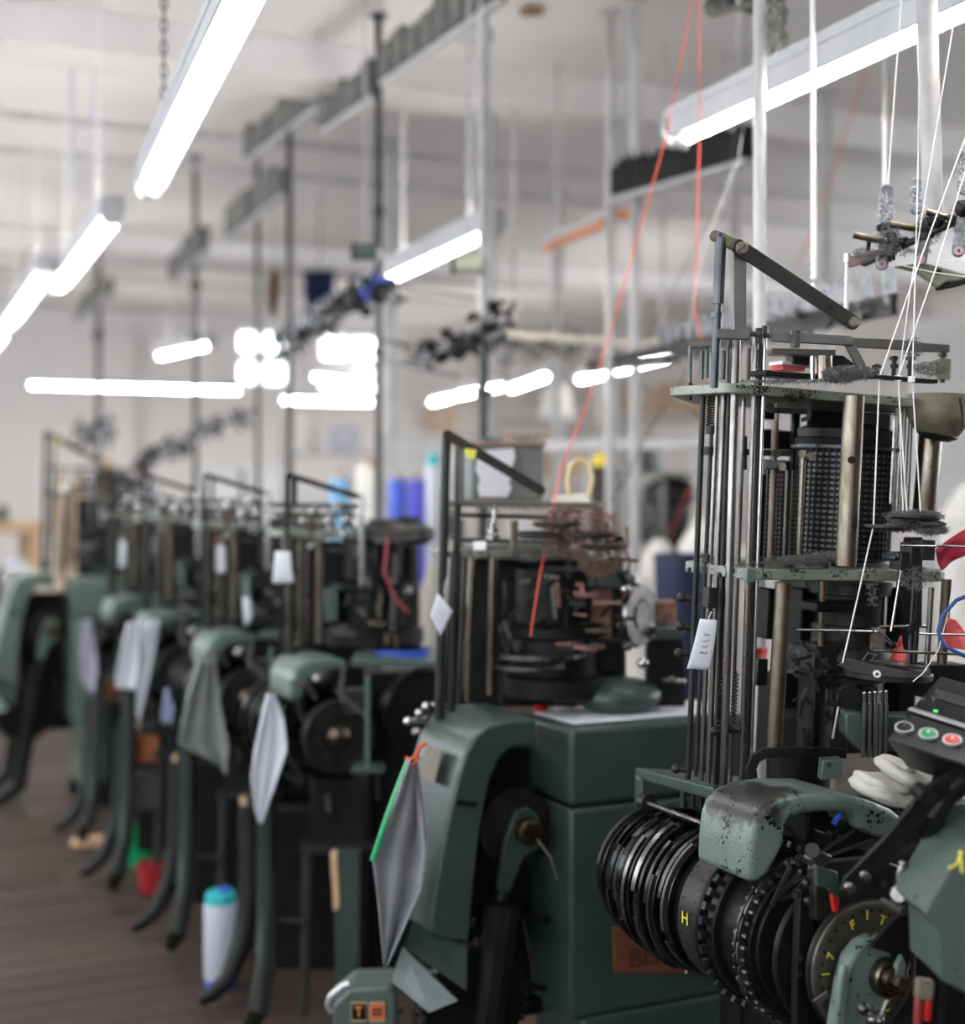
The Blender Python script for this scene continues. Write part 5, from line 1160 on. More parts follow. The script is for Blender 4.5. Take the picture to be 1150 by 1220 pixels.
# the row goes on: four more like it
STEP = V((-.03, .77, 0))
words3 = ['fourth machine from the front, black frame half hidden behind a grey bag', 'fifth machine from the front, black frame with two pale cloths', 'sixth machine from the front, dark frame next to the far green machine']
for i, wd in enumerate(words3):
    c = dup(m3, STEP*(i+1)+V((.06 if i == 2 else 0, 0, 0))); c['label'] = wd
b = MB(); b.lathe([(.075, 0), (.085, .004), (.088, .03), (.084, .03), (.08, .008), (.02, .008)], P(476, 784, 4.28), UP, 32)
b.build('tray', M_bluep, None, label='blue plastic tray on the side table of the third machine', cat='tray')
rag([(440, 768), (466, 764), (470, 782), (425, 784)], 4.24, 'crumpled pale cloth beside the blue tray', M_sack, seed=12, amp=.012)
# tags
card([(328, 657), (346, 657), (350, 694), (325, 695)], 4.0, 'white paper tag on the third machine, beside its thick black post', string=[(337, 648), (338, 640)])
card([(257, 650), (269, 650), (270, 682), (257, 683)], 4.85, 'white paper tag on the fourth machine, upper of its two', string=[(263, 645), (263, 640)])
card([(289, 712), (298, 711), (301, 735), (293, 748)], 4.7, 'narrow white paper tag below the plate of the fourth machine', string=[(294, 700), (294, 690)])
card([(173, 640), (183, 640), (184, 668), (170, 668)], 6.3, 'white paper tag on the sixth machine, left of a pair', string=[(178, 636), (178, 632)])
card([(194, 636), (203, 636), (199, 660), (190, 658)], 6.2, 'white paper tag on the sixth machine, right of a pair', string=[(198, 632), (198, 628)])
card([(143, 645), (150, 645), (150, 676), (142, 676)], 6.0, 'small cream paper tag beside the far green machine', string=[(146, 640), (146, 636)])
# cloths and bags that hang on the aisle side
rag([(316, 822), (326, 826), (342, 880), (336, 900)], 3.86, 'upper fold of the white sheet on the third machine', M_paper, seed=14, name='sheet_fold')
b = MB(); b.poly([P(x, y, 3.90) for x, y in ((322, 830), (336, 858), (342, 892), (326, 940), (310, 982), (304, 965), (299, 925), (303, 895), (312, 858))], FW*.003)
bpy.data.objects.remove(bpy.data.objects['sheet_fold'])
def drape(L_, R_, Z, label, m, name, cat, amp=.012, t=.003, seed=0, nu=12, group=None, hook=0):
    b = MB(); n = len(L_)-1
    def fn(u, v):
        i = v*n; k_ = min(int(i), n-1); s = i-k_
        l = [L_[k_][j]*(1-s)+L_[k_+1][j]*s for j in (0, 1)]; r = [R_[k_][j]*(1-s)+R_[k_+1][j]*s for j in (0, 1)]
        return P(l[0]*(1-u)+r[0]*u, l[1]*(1-u)+r[1]*u, Z-amp*math.sin(u*6+v*2+seed)-amp*.6*math.sin(u*12+v*4+seed))
    b.grid(fn, nu, 20); o = b.build(name, m, None, solid=t, label=label, cat=cat, group=group, org=fn(.5, 0))
    if hook: q = MB(); q.tube([fn(.5, .03), fn(.5, .0)+FW*.06, fn(.5, 0)+FW*hook*.4+RT*hook*.6], .004, 6); q.build('hook', M_dark, o)
    return o
dc = drape([(318, 826), (303, 895), (299, 925), (304, 965), (309, 980)], [(326, 826), (338, 858), (342, 893), (326, 942), (311, 982)], 3.90, 'white sheet hanging in a point from the hood of the third machine', M_paper, 'hanging_sheet', 'cloth')
drape([(236, 782), (222, 830), (212, 885), (240, 900), (262, 912)], [(256, 782), (262, 840), (272, 890), (272, 905), (270, 925)], 4.60, 'grey translucent bag hanging from the fourth machine', mat('grey_film', (.22, .23, .22), (.14, .15, .14), 6, .4), 'hanging_bag', 'bag', amp=.02)
drape([(152, 742), (145, 770), (138, 800), (138, 820)], [(166, 740), (166, 770), (164, 800), (162, 822)], 5.28, 'white cloth hanging from the fifth machine, left of a pair', M_paper, 'hanging_cloth', 'cloth')
drape([(176, 740), (170, 780), (164, 815), (163, 852)], [(190, 738), (184, 775), (176, 815), (166, 858)], 5.26, 'white cloth hanging from the fifth machine, right and longer of a pair', M_paper, 'hanging_cloth', 'cloth')
drape([(100, 740), (95, 780), (96, 810), (104, 822)], [(108, 736), (114, 780), (116, 800), (112, 826)], 5.95, 'lilac grey cloth hanging beside the far green machine', mat('lilac_cloth', (.46, .43, .52), (.38, .36, .44), 8, .9), 'hanging_cloth', 'cloth', hook=.4)
drape([(198, 820), (192, 850), (194, 862)], [(206, 818), (206, 845), (204, 860)], 5.25, 'small blue white cloth below the pair of white cloths', mat('pale_blue_cloth', (.40, .45, .62), rough=.9), 'hanging_cloth', 'cloth', hook=.4)
drape([(8, 665), (4, 690), (2, 710)], [(34, 668), (30, 690), (24, 712)], 7.6, 'white cloth lying over the aisle end of the far green machine', M_paper, 'hanging_cloth', 'cloth')
drape([(2, 735), (2, 780), (6, 822)], [(14, 735), (15, 780), (12, 820)], 7.4, 'pale cloth strip hanging at the far left edge', M_paper, 'hanging_cloth', 'cloth')
# things on the floor
def floor_pt(x, y): return PZ(x, y, 0)
p = floor_pt(262, 1160); Zc = 4.45
p = P(263, 1160, Zc); p.z = 0; rr = S(20, Zc)
cn = root('canister', p, 'tall white canister with a teal and blue lid standing between the machine legs', 'canister')
H = S(112, Zc)
b = MB(); b.lathe([(rr*.9, .022), (rr, .03), (rr, H*.86), (rr*.96, H*.88)], p, UP, 32); b.build('body', M_canw, cn)
b = MB(); b.lathe([(rr*.9, 0), (rr*.92, .004), (rr*.92, .026)], p, UP, 32); b.build('base', M_bluep, cn)
b = MB(); b.lathe([(rr*.9, H*.87), (rr*.9, H*.96), (rr*.8, H)], p, UP, 32); b.build('lid', M_teal, cn)
b = MB(); b.lathe([(rr*.3, H*1.0), (rr*.34, H*1.0+.012), (rr*.2, H*1.0+.014)], p+RT*.012, UP, 20); b.build('cap', M_bluep, cn)
b = MB(); q = p+RT*rr*.9; b.tube([q+UP*H*.7, q+RT*.02+UP*H*.68, q+RT*.02+UP*H*.6, q+UP*H*.58], .008, 8); b.build('handle', M_canw, cn)
def bucket(x, y, Z, wpx, hpx, m, label, name='bucket', ball=False):
    p = P(x, y, Z); p.z = 0; r = S(wpx/2, Z); h = S(hpx, Z); o = root(name, p, label, name)
    b = MB(); b.lathe([(r*.78, 0), (r*.8, .004), (r, h), (r*1.05, h), (r*1.05, h-.014), (r*.95, h-.014), (r*.76, .012), (r*.3, .01)], p, UP, 30); b.build('pail', m, o)
    b = MB(); b.tube([p+UP*h*.95+RT*(r*1.03*math.cos(t))+FW*(-.3*r*math.sin(t))-UP*(r*.75*math.sin(t)) for t in [math.pi*i/10 for i in range(11)]], .004, 6); b.build('handle', M_ochre, o); return o
bucket(180, 1063, 5.46, 32, 34, mat('red_pail', (.42, .025, .03), rough=.35), 'small red bucket on the floor in front of the green bucket')
bucket(171, 1030, 5.85, 45, 44, M_gplas, 'green plastic bucket on the floor behind the red bucket')
def slab(x0, y0, x1, y1, Z, m, label, name, cat, d=.05, bv=.004):
    b = MB(); c = P((x0+x1)/2, (y0+y1)/2, Z); b.box(c, (S(x1-x0, Z), d, S(y1-y0, Z)), (RT, FW, UP)); return b.build(name, m, None, bevel=bv, label=label, cat=cat)
p = floor_pt(110, 1008); b = MB(); b.box((p.x, p.y, .02), (.16, .09, .035), (RT, FW, UP)); b.build('wood_block', M_bench, None, bevel=.006, label='pale wooden block lying on the floor under the sixth machine', cat='block')
slab(160, 876, 190, 908, 5.55, M_orange, 'orange board fixed between the legs of the sixth machine', 'orange_board', 'board')
slab(163, 918, 190, 962, 5.6, M_grey, 'grey metal box below the orange board', 'metal_box', 'box', .1)
# grey switch box in front
pz = P(432, 1186, 3.3); sb = root('switch_box', V((pz.x, pz.y, 0)), 'grey-green switch box with two small orange stickers low in the foreground', 'switch box')
b = MB(); b.poly([P(x, y, 3.3) for x, y in ((400, 1240), (400, 1185), (420, 1166), (468, 1164), (474, 1180), (474, 1240))], FW*.14); b.build('case', mat('switch_enamel', (.10, .125, .11), (.07, .09, .08), 6, .4), sb, bevel=.006)
for x0, x1, m, ch in ((419, 436, M_black, 'T'), (441, 458, M_plaq, '=')):
    q = MB(); q.poly([P(x, y, 3.225) for x, y in ((x0-1, 1194), (x1+1, 1194), (x1+1, 1217), (x0-1, 1217))], FW*.002); o_ = q.build('sticker', mat('sticker_cream_'+ch.replace('=', 'e'), (.45, .36, .2), rough=.6), sb)
    q = MB(); q.poly([P(x, y, 3.222) for x, y in ((x0, 1196), (x1, 1196), (x1, 1215), (x0, 1215))], FW*.001); q.build('sticker_field', m if m is M_black else mat('sticker_red', (.55, .12, .04), rough=.6), o_)
    if ch == 'T': text_mesh('T', P((x0+x1)/2, 1206, 3.2205), RT, UP, .032, mat('sticker_orange', (.75, .25, .05), rough=.6), 'sticker_mark', o_)
    else:
        q = MB()
        for yy in (1202, 1207): q.poly([P(x, y, 3.220) for x, y in ((x0+3, yy), (x1-3, yy), (x1-3, yy+2.5), (x0+3, yy+2.5))], FW*.001)
        q.build('sticker_mark', M_black, o_)['kind'] = 'stuff'
b = MB(); b.tube([P(396, 1206, 3.25), P(391, 1198, 3.25), P(394, 1188, 3.25), P(408, 1174, 3.25), P(416, 1172, 3.25)], .008, 8); b.build('handle', M_alu, sb)
b = MB(); b.cyl(P(474, 1200, 3.25), P(480, 1200, 3.25), .012); b.build('knob', M_dark, sb)
b = MB(); q = V((pz.x, pz.y, 0)); zb = P(430, 1240, 3.3).z; b.box((q.x, q.y, (zb+.01)/2+.005), (.12, .1, max(.02, zb)), (RT, FW, UP)); b.build('base', M_black, sb)
# ================================================================== yarn stands, poles and the store behind
def stand(name, x, y0, y1, Z, wd, m, label, low=None, white=0, cat='pole'):
    """a pole that runs from the ceiling to the floor; y0,y1 rows between which it changes from m to low"""
    p = P(x, HY, Z); r = root(name, V((p.x, p.y, 0)), label, cat); rr = S(wd/2, Z)
    zt_ = RH
    if low is None:
        b = MB(); b.cyl((p.x, p.y, 0), (p.x, p.y, zt_), rr, n=14); b.build('pole', m, r)
    else:
        zm = P(x, y1, Z).z
        b = MB(); b.cyl((p.x, p.y, zm), (p.x, p.y, zt_), rr, n=14); b.build('upper_pole', m, r)
        b = MB(); b.cyl((p.x, p.y, 0), (p.x, p.y, zm+.04), rr*.85, n=14); b.build('lower_pole', low, r)
    b = MB(); b.cyl((p.x, p.y, zt_-.012), (p.x, p.y, zt_), rr*2.4, n=14); b.build('ceiling_plate', m, r)
    b = MB(); b.cyl((p.x, p.y, 0), (p.x, p.y, .012), rr*2.4, n=14); b.build('foot_plate', low or m, r)
    return r, p
M_polew = mat('pole_white', (.50, .49, .48), (.38, .37, .36), 9, .4)
M_poled = mat('pole_dark', (.022, .024, .024), (.045, .045, .045), 9, .4, .5)
M_comb = mat('dusty_comb', (.15, .14, .125), (.08, .075, .07), 20, .85)
def collars(r, x, ys, Z, wd, m):
    for y in ys:
        b = MB(); b.cyl(P(x, y-5, Z), P(x, y+5, Z), S(wd*.8, Z)); b.build('collar', m, r)
def comb(par, x0, y0, x1, y1, Z0, Z1, n, h, m, jig=0, seed=3, name='yarn_finger', rail=True, railm=None):
    """rail with a row of upright guide plates"""
    rn = random.Random(seed); a, c = P(x0, y0, Z0), P(x1, y1, Z1)
    if rail:
        b = MB(); b.bar(a, c, .03, .02, UP); b.build('rail', railm or M_polew, par, bevel=.002)
    for i in range(n):
        t = (i+.5)/n; p = a.lerp(c, t); hh = h*rn.uniform(.8, 1.15)
        q = MB(); q.box(p+UP*(hh/2+.015)+V((rn.uniform(-1, 1), rn.uniform(-1, 1), 0))*jig, ((c-a).length/n*.80, .055, hh), ((c-a).normalized(), (c-a).normalized().cross(UP).normalized(), UP)); q.build(name, m, par, bevel=.002)
        q = MB(); q.cyl(p+UP*(hh+.015), p+UP*(hh+.04), .005, n=6); q.build('pin', m, par)
# dark pole with the long dusty comb (beside the middle lamp)
r, p = stand('yarn_stand', 451, 0, 0, ZX(451), 9, M_poled, 'black yarn stand pole with a long dusty comb beside the middle lamp', cat='yarn stand')
comb(r, 456, 100, 600, 0, ZX(456), ZX(600), 8, .14, M_comb, .004)
comb(r, 384, 158, 446, 116, ZX(384), ZX(446), 6, .13, M_comb, .006, 4)
collars(r, 451, (98, 252, 420), ZX(451), 9, M_poled)
b = MB(); b.bar(P(452, 336, ZX(451)), P(602, 360, ZX(602, 2.3)), .018, .012, UP); b.build('arm', M_poled, r)
b = MB(); b.bar(P(452, 405, ZX(451)), P(492, 413, ZX(451)), .018, .012, UP); b.build('arm', M_poled, r); b = MB(); b.bar(P(452, 428, ZX(451)), P(545, 448, ZX(545, 2.3)), .016, .012, UP); b.build('arm', M_poled, r)
def cluster(par, x0, y0, x1, y1, Z0, Z1, n, spread, ms, seed, L=(14, 34), w_=(3, 6), nm='guide'):
    rn = random.Random(seed)
    for i in range(n):
        t = rn.random(); p = P(x0, y0, Z0).lerp(P(x1, y1, Z1), t); Z = Z0+(Z1-Z0)*t
        p = p+UP*S(rn.uniform(-spread, spread), Z)+EX*rn.uniform(-.05, .05)
        d = V((rn.uniform(-1, 1), rn.uniform(-1, 1), rn.uniform(-1.2, 1.2))).normalized()*S(rn.uniform(*L)/2, Z)
        k_ = rn.random(); b = MB()
        if k_ < .6: b.rbar(p-d, p+d, S(rn.uniform(*w_), Z), .006, d.cross(UP).normalized() if abs(d.normalized().z) < .95 else FW)
        elif k_ < .8: b.ring(p, d, S(3, Z), S(8, Z), .006, 16)
        else: b.lathe([(S(3, Z), 0), (S(8, Z), .004), (S(8, Z), .012), (S(4, Z), .016)], p, d.normalized(), 16)
        b.build(nm, rn.choice(ms), par)
Za, Zb = ZX(330), ZX(458)
b = MB(); b.bar(P(330, 424, Za), P(458, 342, Zb), .03, .018, UP); b.build('creel_rail', M_poled, r); b = MB(); b.bar(P(338, 408, Za), P(446, 340, Zb), .015, .015, UP); b.build('creel_rail', M_dark, r)
cluster(r, 335, 415, 458, 340, Za, Zb, 80, 11, (M_dark, M_black, M_clear, M_black, M_dark), 51)
for i in range(14):
    t = i/13; pq = P(338, 400, Za).lerp(P(455, 328, Zb), t); b = MB(); b.rbar(pq, pq+UP*.06+RT*.01, .017, .01, FW); b.build('clear_guide', M_clear, r)
cluster(r, 425, 345, 470, 345, Zb, Zb, 20, 14, (M_black, M_dark, M_bluep, M_dark, M_black), 52, (10, 22))
# white pole with black foot and its cluster
Zw = ZX(576)
r, p = stand('yarn_stand', 576, 20, 385, Zw, 14, M_polew, 'white yarn stand pole with a black lower half and crowded guide cluster', low=M_poled, cat='yarn stand')
p2_ = P(588, HY, Zw+.05); b = MB(); b.cyl((p2_.x, p2_.y, P(588, 370, Zw).z), (p2_.x, p2_.y, P(588, 130, Zw).z), .009, n=8); b.build('side_tube', M_polew, r)
cluster(r, 570, 390, 602, 385, Zw, Zw, 30, 22, (M_dark, M_black, M_clear, M_black), 53, (12, 30))
cluster(r, 500, 425, 580, 400, ZX(500), Zw, 55, 12, (M_dark, M_clear, M_black, M_dark, M_grey), 54, (12, 30))
collars(r, 576, (402, 470), Zw, 13, M_poled)
b = MB(); b.bar(P(490, 430, ZX(490)), P(600, 398, ZX(600)), .025, .017, UP); b.build('creel_rail', M_poled, r)
b = MB(); b.box(P(567, 42, ZX(567)), (.12, .05, .035), (RT, FW, UP)); b.build('clamp', M_alu, r)
# three more stands farther down the row
for x, lab, cm, cl_ in ((345, 'black yarn stand pole in front of the bright far windows', (296, 192, 392, 118, 9), (330, 420, 430, 350)),
                        (233, 'black yarn stand pole left of the far windows', (272, 286, 338, 232, 8), (160, 560, 235, 520)),
                        (117, 'thin yarn stand pole above the far green machine', (205, 336, 246, 300, 6), (95, 520, 135, 510))):
    Z = ZX(x)
    r, p = stand('yarn_stand', x, 0, 440, Z, 8 if x > 300 else 7, M_poled, lab, cat='yarn stand')
    comb(r, cm[0], cm[1], cm[2], cm[3], ZX(cm[0]), ZX(cm[2]), cm[4], .14, M_comb, .008, int(x))
    collars(r, x, (150 if x > 300 else 340, 400), Z, 8, M_poled)
    if x != 345: cluster(r, cl_[0], cl_[1], cl_[2], cl_[3], ZX(cl_[0]), ZX(cl_[2]), 30, 10, (M_dark, M_grey, M_black, M_clear), int(x), (14, 34))
    if x == 233:
        b = MB(); b.bar(P(160, 552, ZX(160)), P(305, 488, ZX(305)), .024, .014, UP); b.build('creel_rail', M_poled, r)
        cluster(r, 235, 518, 305, 488, ZX(235), ZX(305), 18, 8, (M_grey, M_clear, M_dark), 5, (14, 26))
    if x == 117: comb(r, 90, 386, 132, 352, ZX(90), ZX(132), 5, .14, M_comb, .01, 8)
r, p = stand('yarn_stand', 307, 0, 0, ZX(307, 2.4), 6, M_poled, 'short thin dark pole left of the far windows, among the thicker stands', cat='yarn stand')
# white poles on the right
for x, Z, wd, lab in ((905, 3.15, 15, 'thick white pole crossing the long right lamp'), (757, 5.6, 12, 'white pole over the black yarn cone, right of a pair'), (727, 5.8, 11, 'white pole under the orange strip, left of a pair'),
                      (875, 6.4, 11, 'faint white pole behind the thick white one'), (985, 7.0, 12, 'faint grey pole against the back wall at the right'), (465, 8.0, 13, 'faint white pole behind the grey-green canisters'), (665, 9.5, 11, 'faint far white pole between the lamp row and the yarn box')):
    stand('white_pole', x, 0, 0, Z, wd, M_polew, lab)
q_ = P(903, 20, 3.75)
# white cord with chain at the right
b = MB(); p0 = P(968, -20, 3.05); b.tube([V((p0.x, p0.y, RH)), P(969, 150, 3.05), P(970, 332, 3.05)], .0055, 6)
for i in range(34):
    c_ = P(969, 10+i*10, 3.05); b.sph(c_, .0065, 6, 4)
b.build('hanging_rope', M_thread, None, label='knotted white cord hanging right of the thick white pole', cat='cord')
for x, y0, y1, Z, lab in ((86, 60, 240, 6.0, 'pale cord hanging above the second aisle lamp, left one'), (112, 40, 235, 6.0, 'pale chain hanging above the second aisle lamp, right one')):
    b = MB(); p0 = P(x, y0, Z); b.tube([V((p0.x, p0.y, RH)), P(x, y1, Z)], .006, 6); b.build('hanging_rope', M_canw, None, label=lab, cat='cord')
b = MB(); p0 = P(931, 0, 3.5)
for i in range(16):
    c_ = P(931+2*math.sin(i*2.1), -20+i*5, 3.5); b.tube([c_+(RT if i % 2 else FW)*(.010*math.cos(2*math.pi*j/8))+UP*(.014*math.sin(2*math.pi*j/8)) for j in range(8)], .0045, 5, closed=True)
b.cyl(V((p0.x, p0.y, RH)), P(931, -18, 3.5), .003)
b.build('hanging_chain', M_chain, None, label='bunched dark green chain hanging from the ceiling over the right lamp', cat='chain')
# ceiling fittings at the top edge
r = root('ceiling_bracket', V((P(880, 5, 3.7).x, P(880, 5, 3.7).y, RH)), 'grey pulley bracket under the ceiling at the top edge, beside the thick white pole', 'bracket')
b = MB(); b.bar(P(848, 18, 3.7), P(915, 0, 3.6), .012, .012, UP); b.build('arm', M_grey, r)
for x, y in ((852, 6), (866, 2), (895, 3)):
    b = MB(); b.lathe([(.01, 0), (.025, .006), (.025, .018), (.01, .024)], P(x, y, 3.68), FW, 18); b.build('wheel', M_grey, r)
b = MB(); q_ = P(868, 0, 3.68); b.cyl(q_, V((q_.x, q_.y, RH)), .01); b.build('hanger', M_grey, r)
b = MB(); q_ = PZ(634, 15, RH-.02); b.lathe([(.05, 0), (.05, .012), (.03, .02)], V((q_.x, q_.y, RH-.02)), UP, 16); b.build('ceiling_rose', mat('brown_stain', (.30, .17, .08), rough=.8), None, label='small brown fitting on the ceiling right of the white yarn stand pole', cat='fitting')
b = MB(); q_ = PZ(40, 48, RH-.02); b.box((q_.x, q_.y, RH-.02), (.10, .10, .04)); b.build('ceiling_hook', M_grey, None, label='small grey ceiling hook above the aisle lamps', cat='fitting')
# dark comb on a white rail, orange strip
r = root('comb_rail', P(815, 215, 5.2), 'black toothed comb on a white rail hanging before the back wall', 'rail')
comb(r, 733, 238, 892, 192, 5.6, 4.9, 18, .11, M_black, 0, 9, 'comb_tooth')
b = MB(); b.bar(P(733, 222, 5.6), P(892, 176, 4.9), .11, .01, UP.cross(RT)); b.build('back_plate', M_dark, r)
for x, y, Z in ((760, 232, 5.5), (880, 196, 4.95)):
    b = MB(); q_ = P(x, y, Z); b.cyl(q_, V((q_.x, q_.y, RH)), .006, n=8); b.build('hanger_rod', M_polew, r)
r = root('orange_strip', P(690, 270, 6.0), 'orange plastic strip under a white rail, left of the black comb', 'strip')
b = MB(); b.bar(P(650, 288, 6.6), P(760, 240, 5.7), .04, .03, UP); b.build('rail', M_polew, r); 
for (x0, y0, x1, y1, Z0, Z1) in ((652, 297, 722, 265, 6.5, 6.0), (735, 259, 754, 252, 5.9, 5.75)):
    b = MB(); b.bar(P(x0, y0, Z0), P(x1, y1, Z1), .02, .045, UP.cross(RT)); b.build('strip', mat('orange_plastic', (.85, .32, .08), (.75, .25, .05), 14, .4), r, bevel=.003)
for x, y, Z in ((665, 280, 6.5), (750, 243, 5.75)):
    b = MB(); q_ = P(x, y, Z); b.cyl(q_, V((q_.x, q_.y, RH)), .006, n=8); b.build('hanger_rod', M_polew, r)
# grey green canisters under the middle lamp
for x0, x1, y, Z, lab in ((537, 578, 315, 4.9, 'grey-green canister hanging at the end of the middle lamp'), (418, 452, 300, 5.2, 'smaller grey-green canister left of the middle lamp')):
    r = root('hanging_canister', P((x0+x1)/2, y, Z), lab, 'canister')
    b = MB(); b.lathe([(.012, 0), (.03, .006), (.03, S(x1-x0, Z)-.01), (.02, S(x1-x0, Z))], P(x0, y, Z), RT, 20); b.build('body', M_palegr if x0 > 500 else M_pgreen, r)
    b = MB(); b.lathe([(.02, 0), (.033, .003), (.033, .014), (.02, .016)], P(x0, y, Z), RT, 20); b.build('end_cap', M_dark, r)
    b = MB(); q_ = P((x0+x1)/2, y-8, Z); b.cyl(q_, V((q_.x, q_.y, RH)), .004, n=8); b.build('hanger', M_polew, r)
# second yarn rail behind the foreground machine
r = root('yarn_rail', P(960, 380, 3.9), 'second yarn rail with a row of clear guides receding behind the foreground machine', 'yarn rail')
b = MB(); b.bar(P(700, 432, 6.2), P(1066, 352, 3.5), .018, .012, UP); b.build('rail', M_dark, r); b = MB(); b.bar(P(700, 438, 6.2), P(1066, 362, 3.5), .03, .012, UP.cross(RT)); b.build('rail', M_black, r); b = MB(); b.bar(P(700, 446, 6.2), P(1066, 372, 3.5), .016, .012, UP); b.build('rail', M_dark, r)
for i in range(16):
    t = i/15; Z = 5.6+(3.52-5.6)*t; pq = P(790, 410, 5.6).lerp(P(1060, 352, 3.52), t)
    q = MB(); q.rbar(pq-UP*.01, pq+UP*.055, .026, .012, (FW+RT*.4).normalized()); g_ = q.build('clear_guide', M_clear, r)
    q = MB(); q.lathe([(.008, 0), (.016, .004), (.016, .014), (.008, .018)], pq-UP*.03, RT, 14); q.build('tension_disc', M_black, r)
cluster(r, 800, 420, 1062, 365, 5.5, 3.52, 70, 12, (M_dark, M_black, M_clear, M_grey, M_black, M_dark), 57, (10, 26))
for x, y, Z in ((1055, 350, 3.55), (760, 420, 5.7)):
    b = MB(); q_ = P(x, y, Z); b.cyl(q_, V((q_.x, q_.y, RH)), .006, n=8); b.build('hanger_rod', M_polew, r)
b = MB(); b.bar(P(905, 368, 3.75), P(940, 376, 4.3), .012, .01, UP); b.build('stay', M_polew, r)
# long pale wooden bar and creel behind the second machine
r = root('wooden_bar', P(700, 405, 6.5), 'pale wooden bar carrying yarn guides behind the second machine', 'bar')
b = MB(); b.bar(P(600, 398, 6.6), P(800, 412, 6.2), .035, .03, UP); b.build('bar', M_palewood, r); cluster(r, 600, 418, 700, 408, 7.0, 6.6, 30, 12, (M_dark, M_grey, M_clear, M_ochre), 58, (14, 30))
for x in (612, 790):
    b = MB(); q_ = P(x, 400, 6.6 if x < 700 else 6.22); b.cyl(q_, V((q_.x, q_.y, RH)), .007, n=8); b.build('hanger_rod', M_polew, r)
# ------------------------------------------------------------------ store: tables, cones, sacks, boxes
def table(x0, x1, Z, ztop, m, label, depth=.7, leg=True):
    a, c = P(x0, HY, Z), P(x1, HY, Z); a.z = c.z = 0; r = root('work_table', (a+c)/2+FW*depth/2, label, 'table'); L = (c-a).length
    b = MB(); b.box((a+c)/2+FW*depth/2+UP*(ztop-.02), (L, depth, .04), (RT, FW, UP)); b.build('table_top', m, r, bevel=.004)
    for s in (.04, .96):
        for d in (.05, depth-.05):
            b = MB(); p = a.lerp(c, s)+FW*d; b.box(p+UP*(ztop-.04)/2, (.06, .06, ztop-.04), (RT, FW, UP)); b.build('leg', m, r)
    return r
T1 = 1.02
table(380, 780, 6.4, T1, M_polew, 'long white store table behind the second and third machines')
def onT(x, Z, z=T1): p = P(x, HY, Z); p.z = z; return p
def cone(x, y0, y1, wd, Z, z, m, label, tip=None, name='yarn_cone', taper=.8, group=None):
    p = onT(x, Z, z); r = S(wd/2, Z); zt_ = P(x, y0, Z).z; h = zt_-z
    o = root(name, p, label, 'yarn cone', group)
    b = MB(); hb = h-.055 if tip else h; b.lathe([(r*.9, 0), (r, .01), (r*(taper+.05), hb-.02), (r*taper*.9, hb)], p, UP, 28); b.build('winding', m, o)
    b = MB(); b.lathe([(r*.35, hb-.01), (r*(taper*.8 if tip else .3), hb), (r*(taper*.8 if tip else .3), h-.012 if tip else hb+.03), (r*.3, h if tip else hb+.034)], p, UP, 24); b.build('core', tip or M_card, o)
    return o
cone(473, 570, 700, 21, 6.6, T1, M_bluep, 'blue yarn cone on the store table, left of a pair', taper=.95)
cone(496, 571, 700, 22, 6.6, T1, mat('blue_violet_yarn', (.10, .10, .55), rough=.9), 'violet-blue yarn cone on the store table, right of a pair', taper=.95)
cone(516, 540, 660, 18, 6.55, T1, M_canw, 'slim white yarn tube with a teal top beside the blue cones', tip=M_teal, taper=.98)
cone(720, 540, 640, 32, 6.5, T1, mat('black_yarn', (.03, .022, .02), (.05, .04, .035), 30, .9), 'black yarn cone with a yellow top behind the second machine', tip=mat('yellow_top', (.85, .62, .02), rough=.6), taper=.98)
cone(440, 556, 660, 44, 6.9, T1, mat('cream_yarn', (.72, .70, .64), (.62, .60, .54), 12, .9), 'large cream yarn cone left of the blue cones', taper=.65)
cone(404, 570, 640, 26, 6.9, T1, mat('sky_yarn', (.22, .42, .72), (.18, .5, .5), 3, .9), 'sky blue and teal yarn cone behind the third machine', taper=.9)
# white panels behind the cones
for i in range(6):
    x = 455+i*13; b = MB(); c_ = P(x+5, 545, 7.6); b.box((c_.x, c_.y, P(x, 515, 7.6).z/2), (.05, .03, P(x, 515, 7.6).z), (RT, FW, UP)); b.build('tall_board', M_polew, None, bevel=.004, label='tall narrow white board in the row standing behind the blue cones', cat='board', group='white boards behind the blue cones')
def sack(x0, y0, x1, y1, Z, label, m=M_sackw, seed=0, name='sack', floor_z=0, cat='sack'):
    c_ = P((x0+x1)/2, y0, Z); zt_ = c_.z; w2 = S((x1-x0)/2, Z); rn = random.Random(seed); o0 = V((c_.x, c_.y, floor_z)); h = zt_-floor_z; b = MB()
    def fn(u, v):
        a_ = 2*math.pi*u; k_ = (.86+.2*math.sin(math.pi*min(1, v*1.15))) if v < .87 else max(.0, (1-v)/.13)*1.02
        nn = 1+.10*noise.noise(V((math.cos(a_)*1.6, math.sin(a_)*1.6, v*4+seed)))
        return o0+RT*(math.cos(a_)*w2*k_*nn)+FW*(math.sin(a_)*w2*.8*k_*nn)+UP*(h*min(1, v*1.04)*(1-.03*nn))
    b.grid(fn, 28, 24); return b.build(name, m, None, label=label, cat=cat, org=o0)
sk = [(760, 630, 812, 700, 5.9, 'white sack behind the dark blue bin, nearest the black cone'), (806, 606, 870, 720, 6.3, 'tall white sack directly behind the foreground machine rods'), (735, 672, 790, 760, 5.15, 'low white sack in front of the others beside the pattern wheel'), (690, 628, 745, 720, 7.7, 'white sack at the back under the white pole'), (845, 640, 930, 760, 6.8, 'white sack seen between the rods of the foreground machine'),
      (498, 660, 535, 740, 5.2, 'cream sack between the second and third machines'), (1118, 560, 1200, 800, 5.6, 'white sack at the right edge behind the foreground machine')]
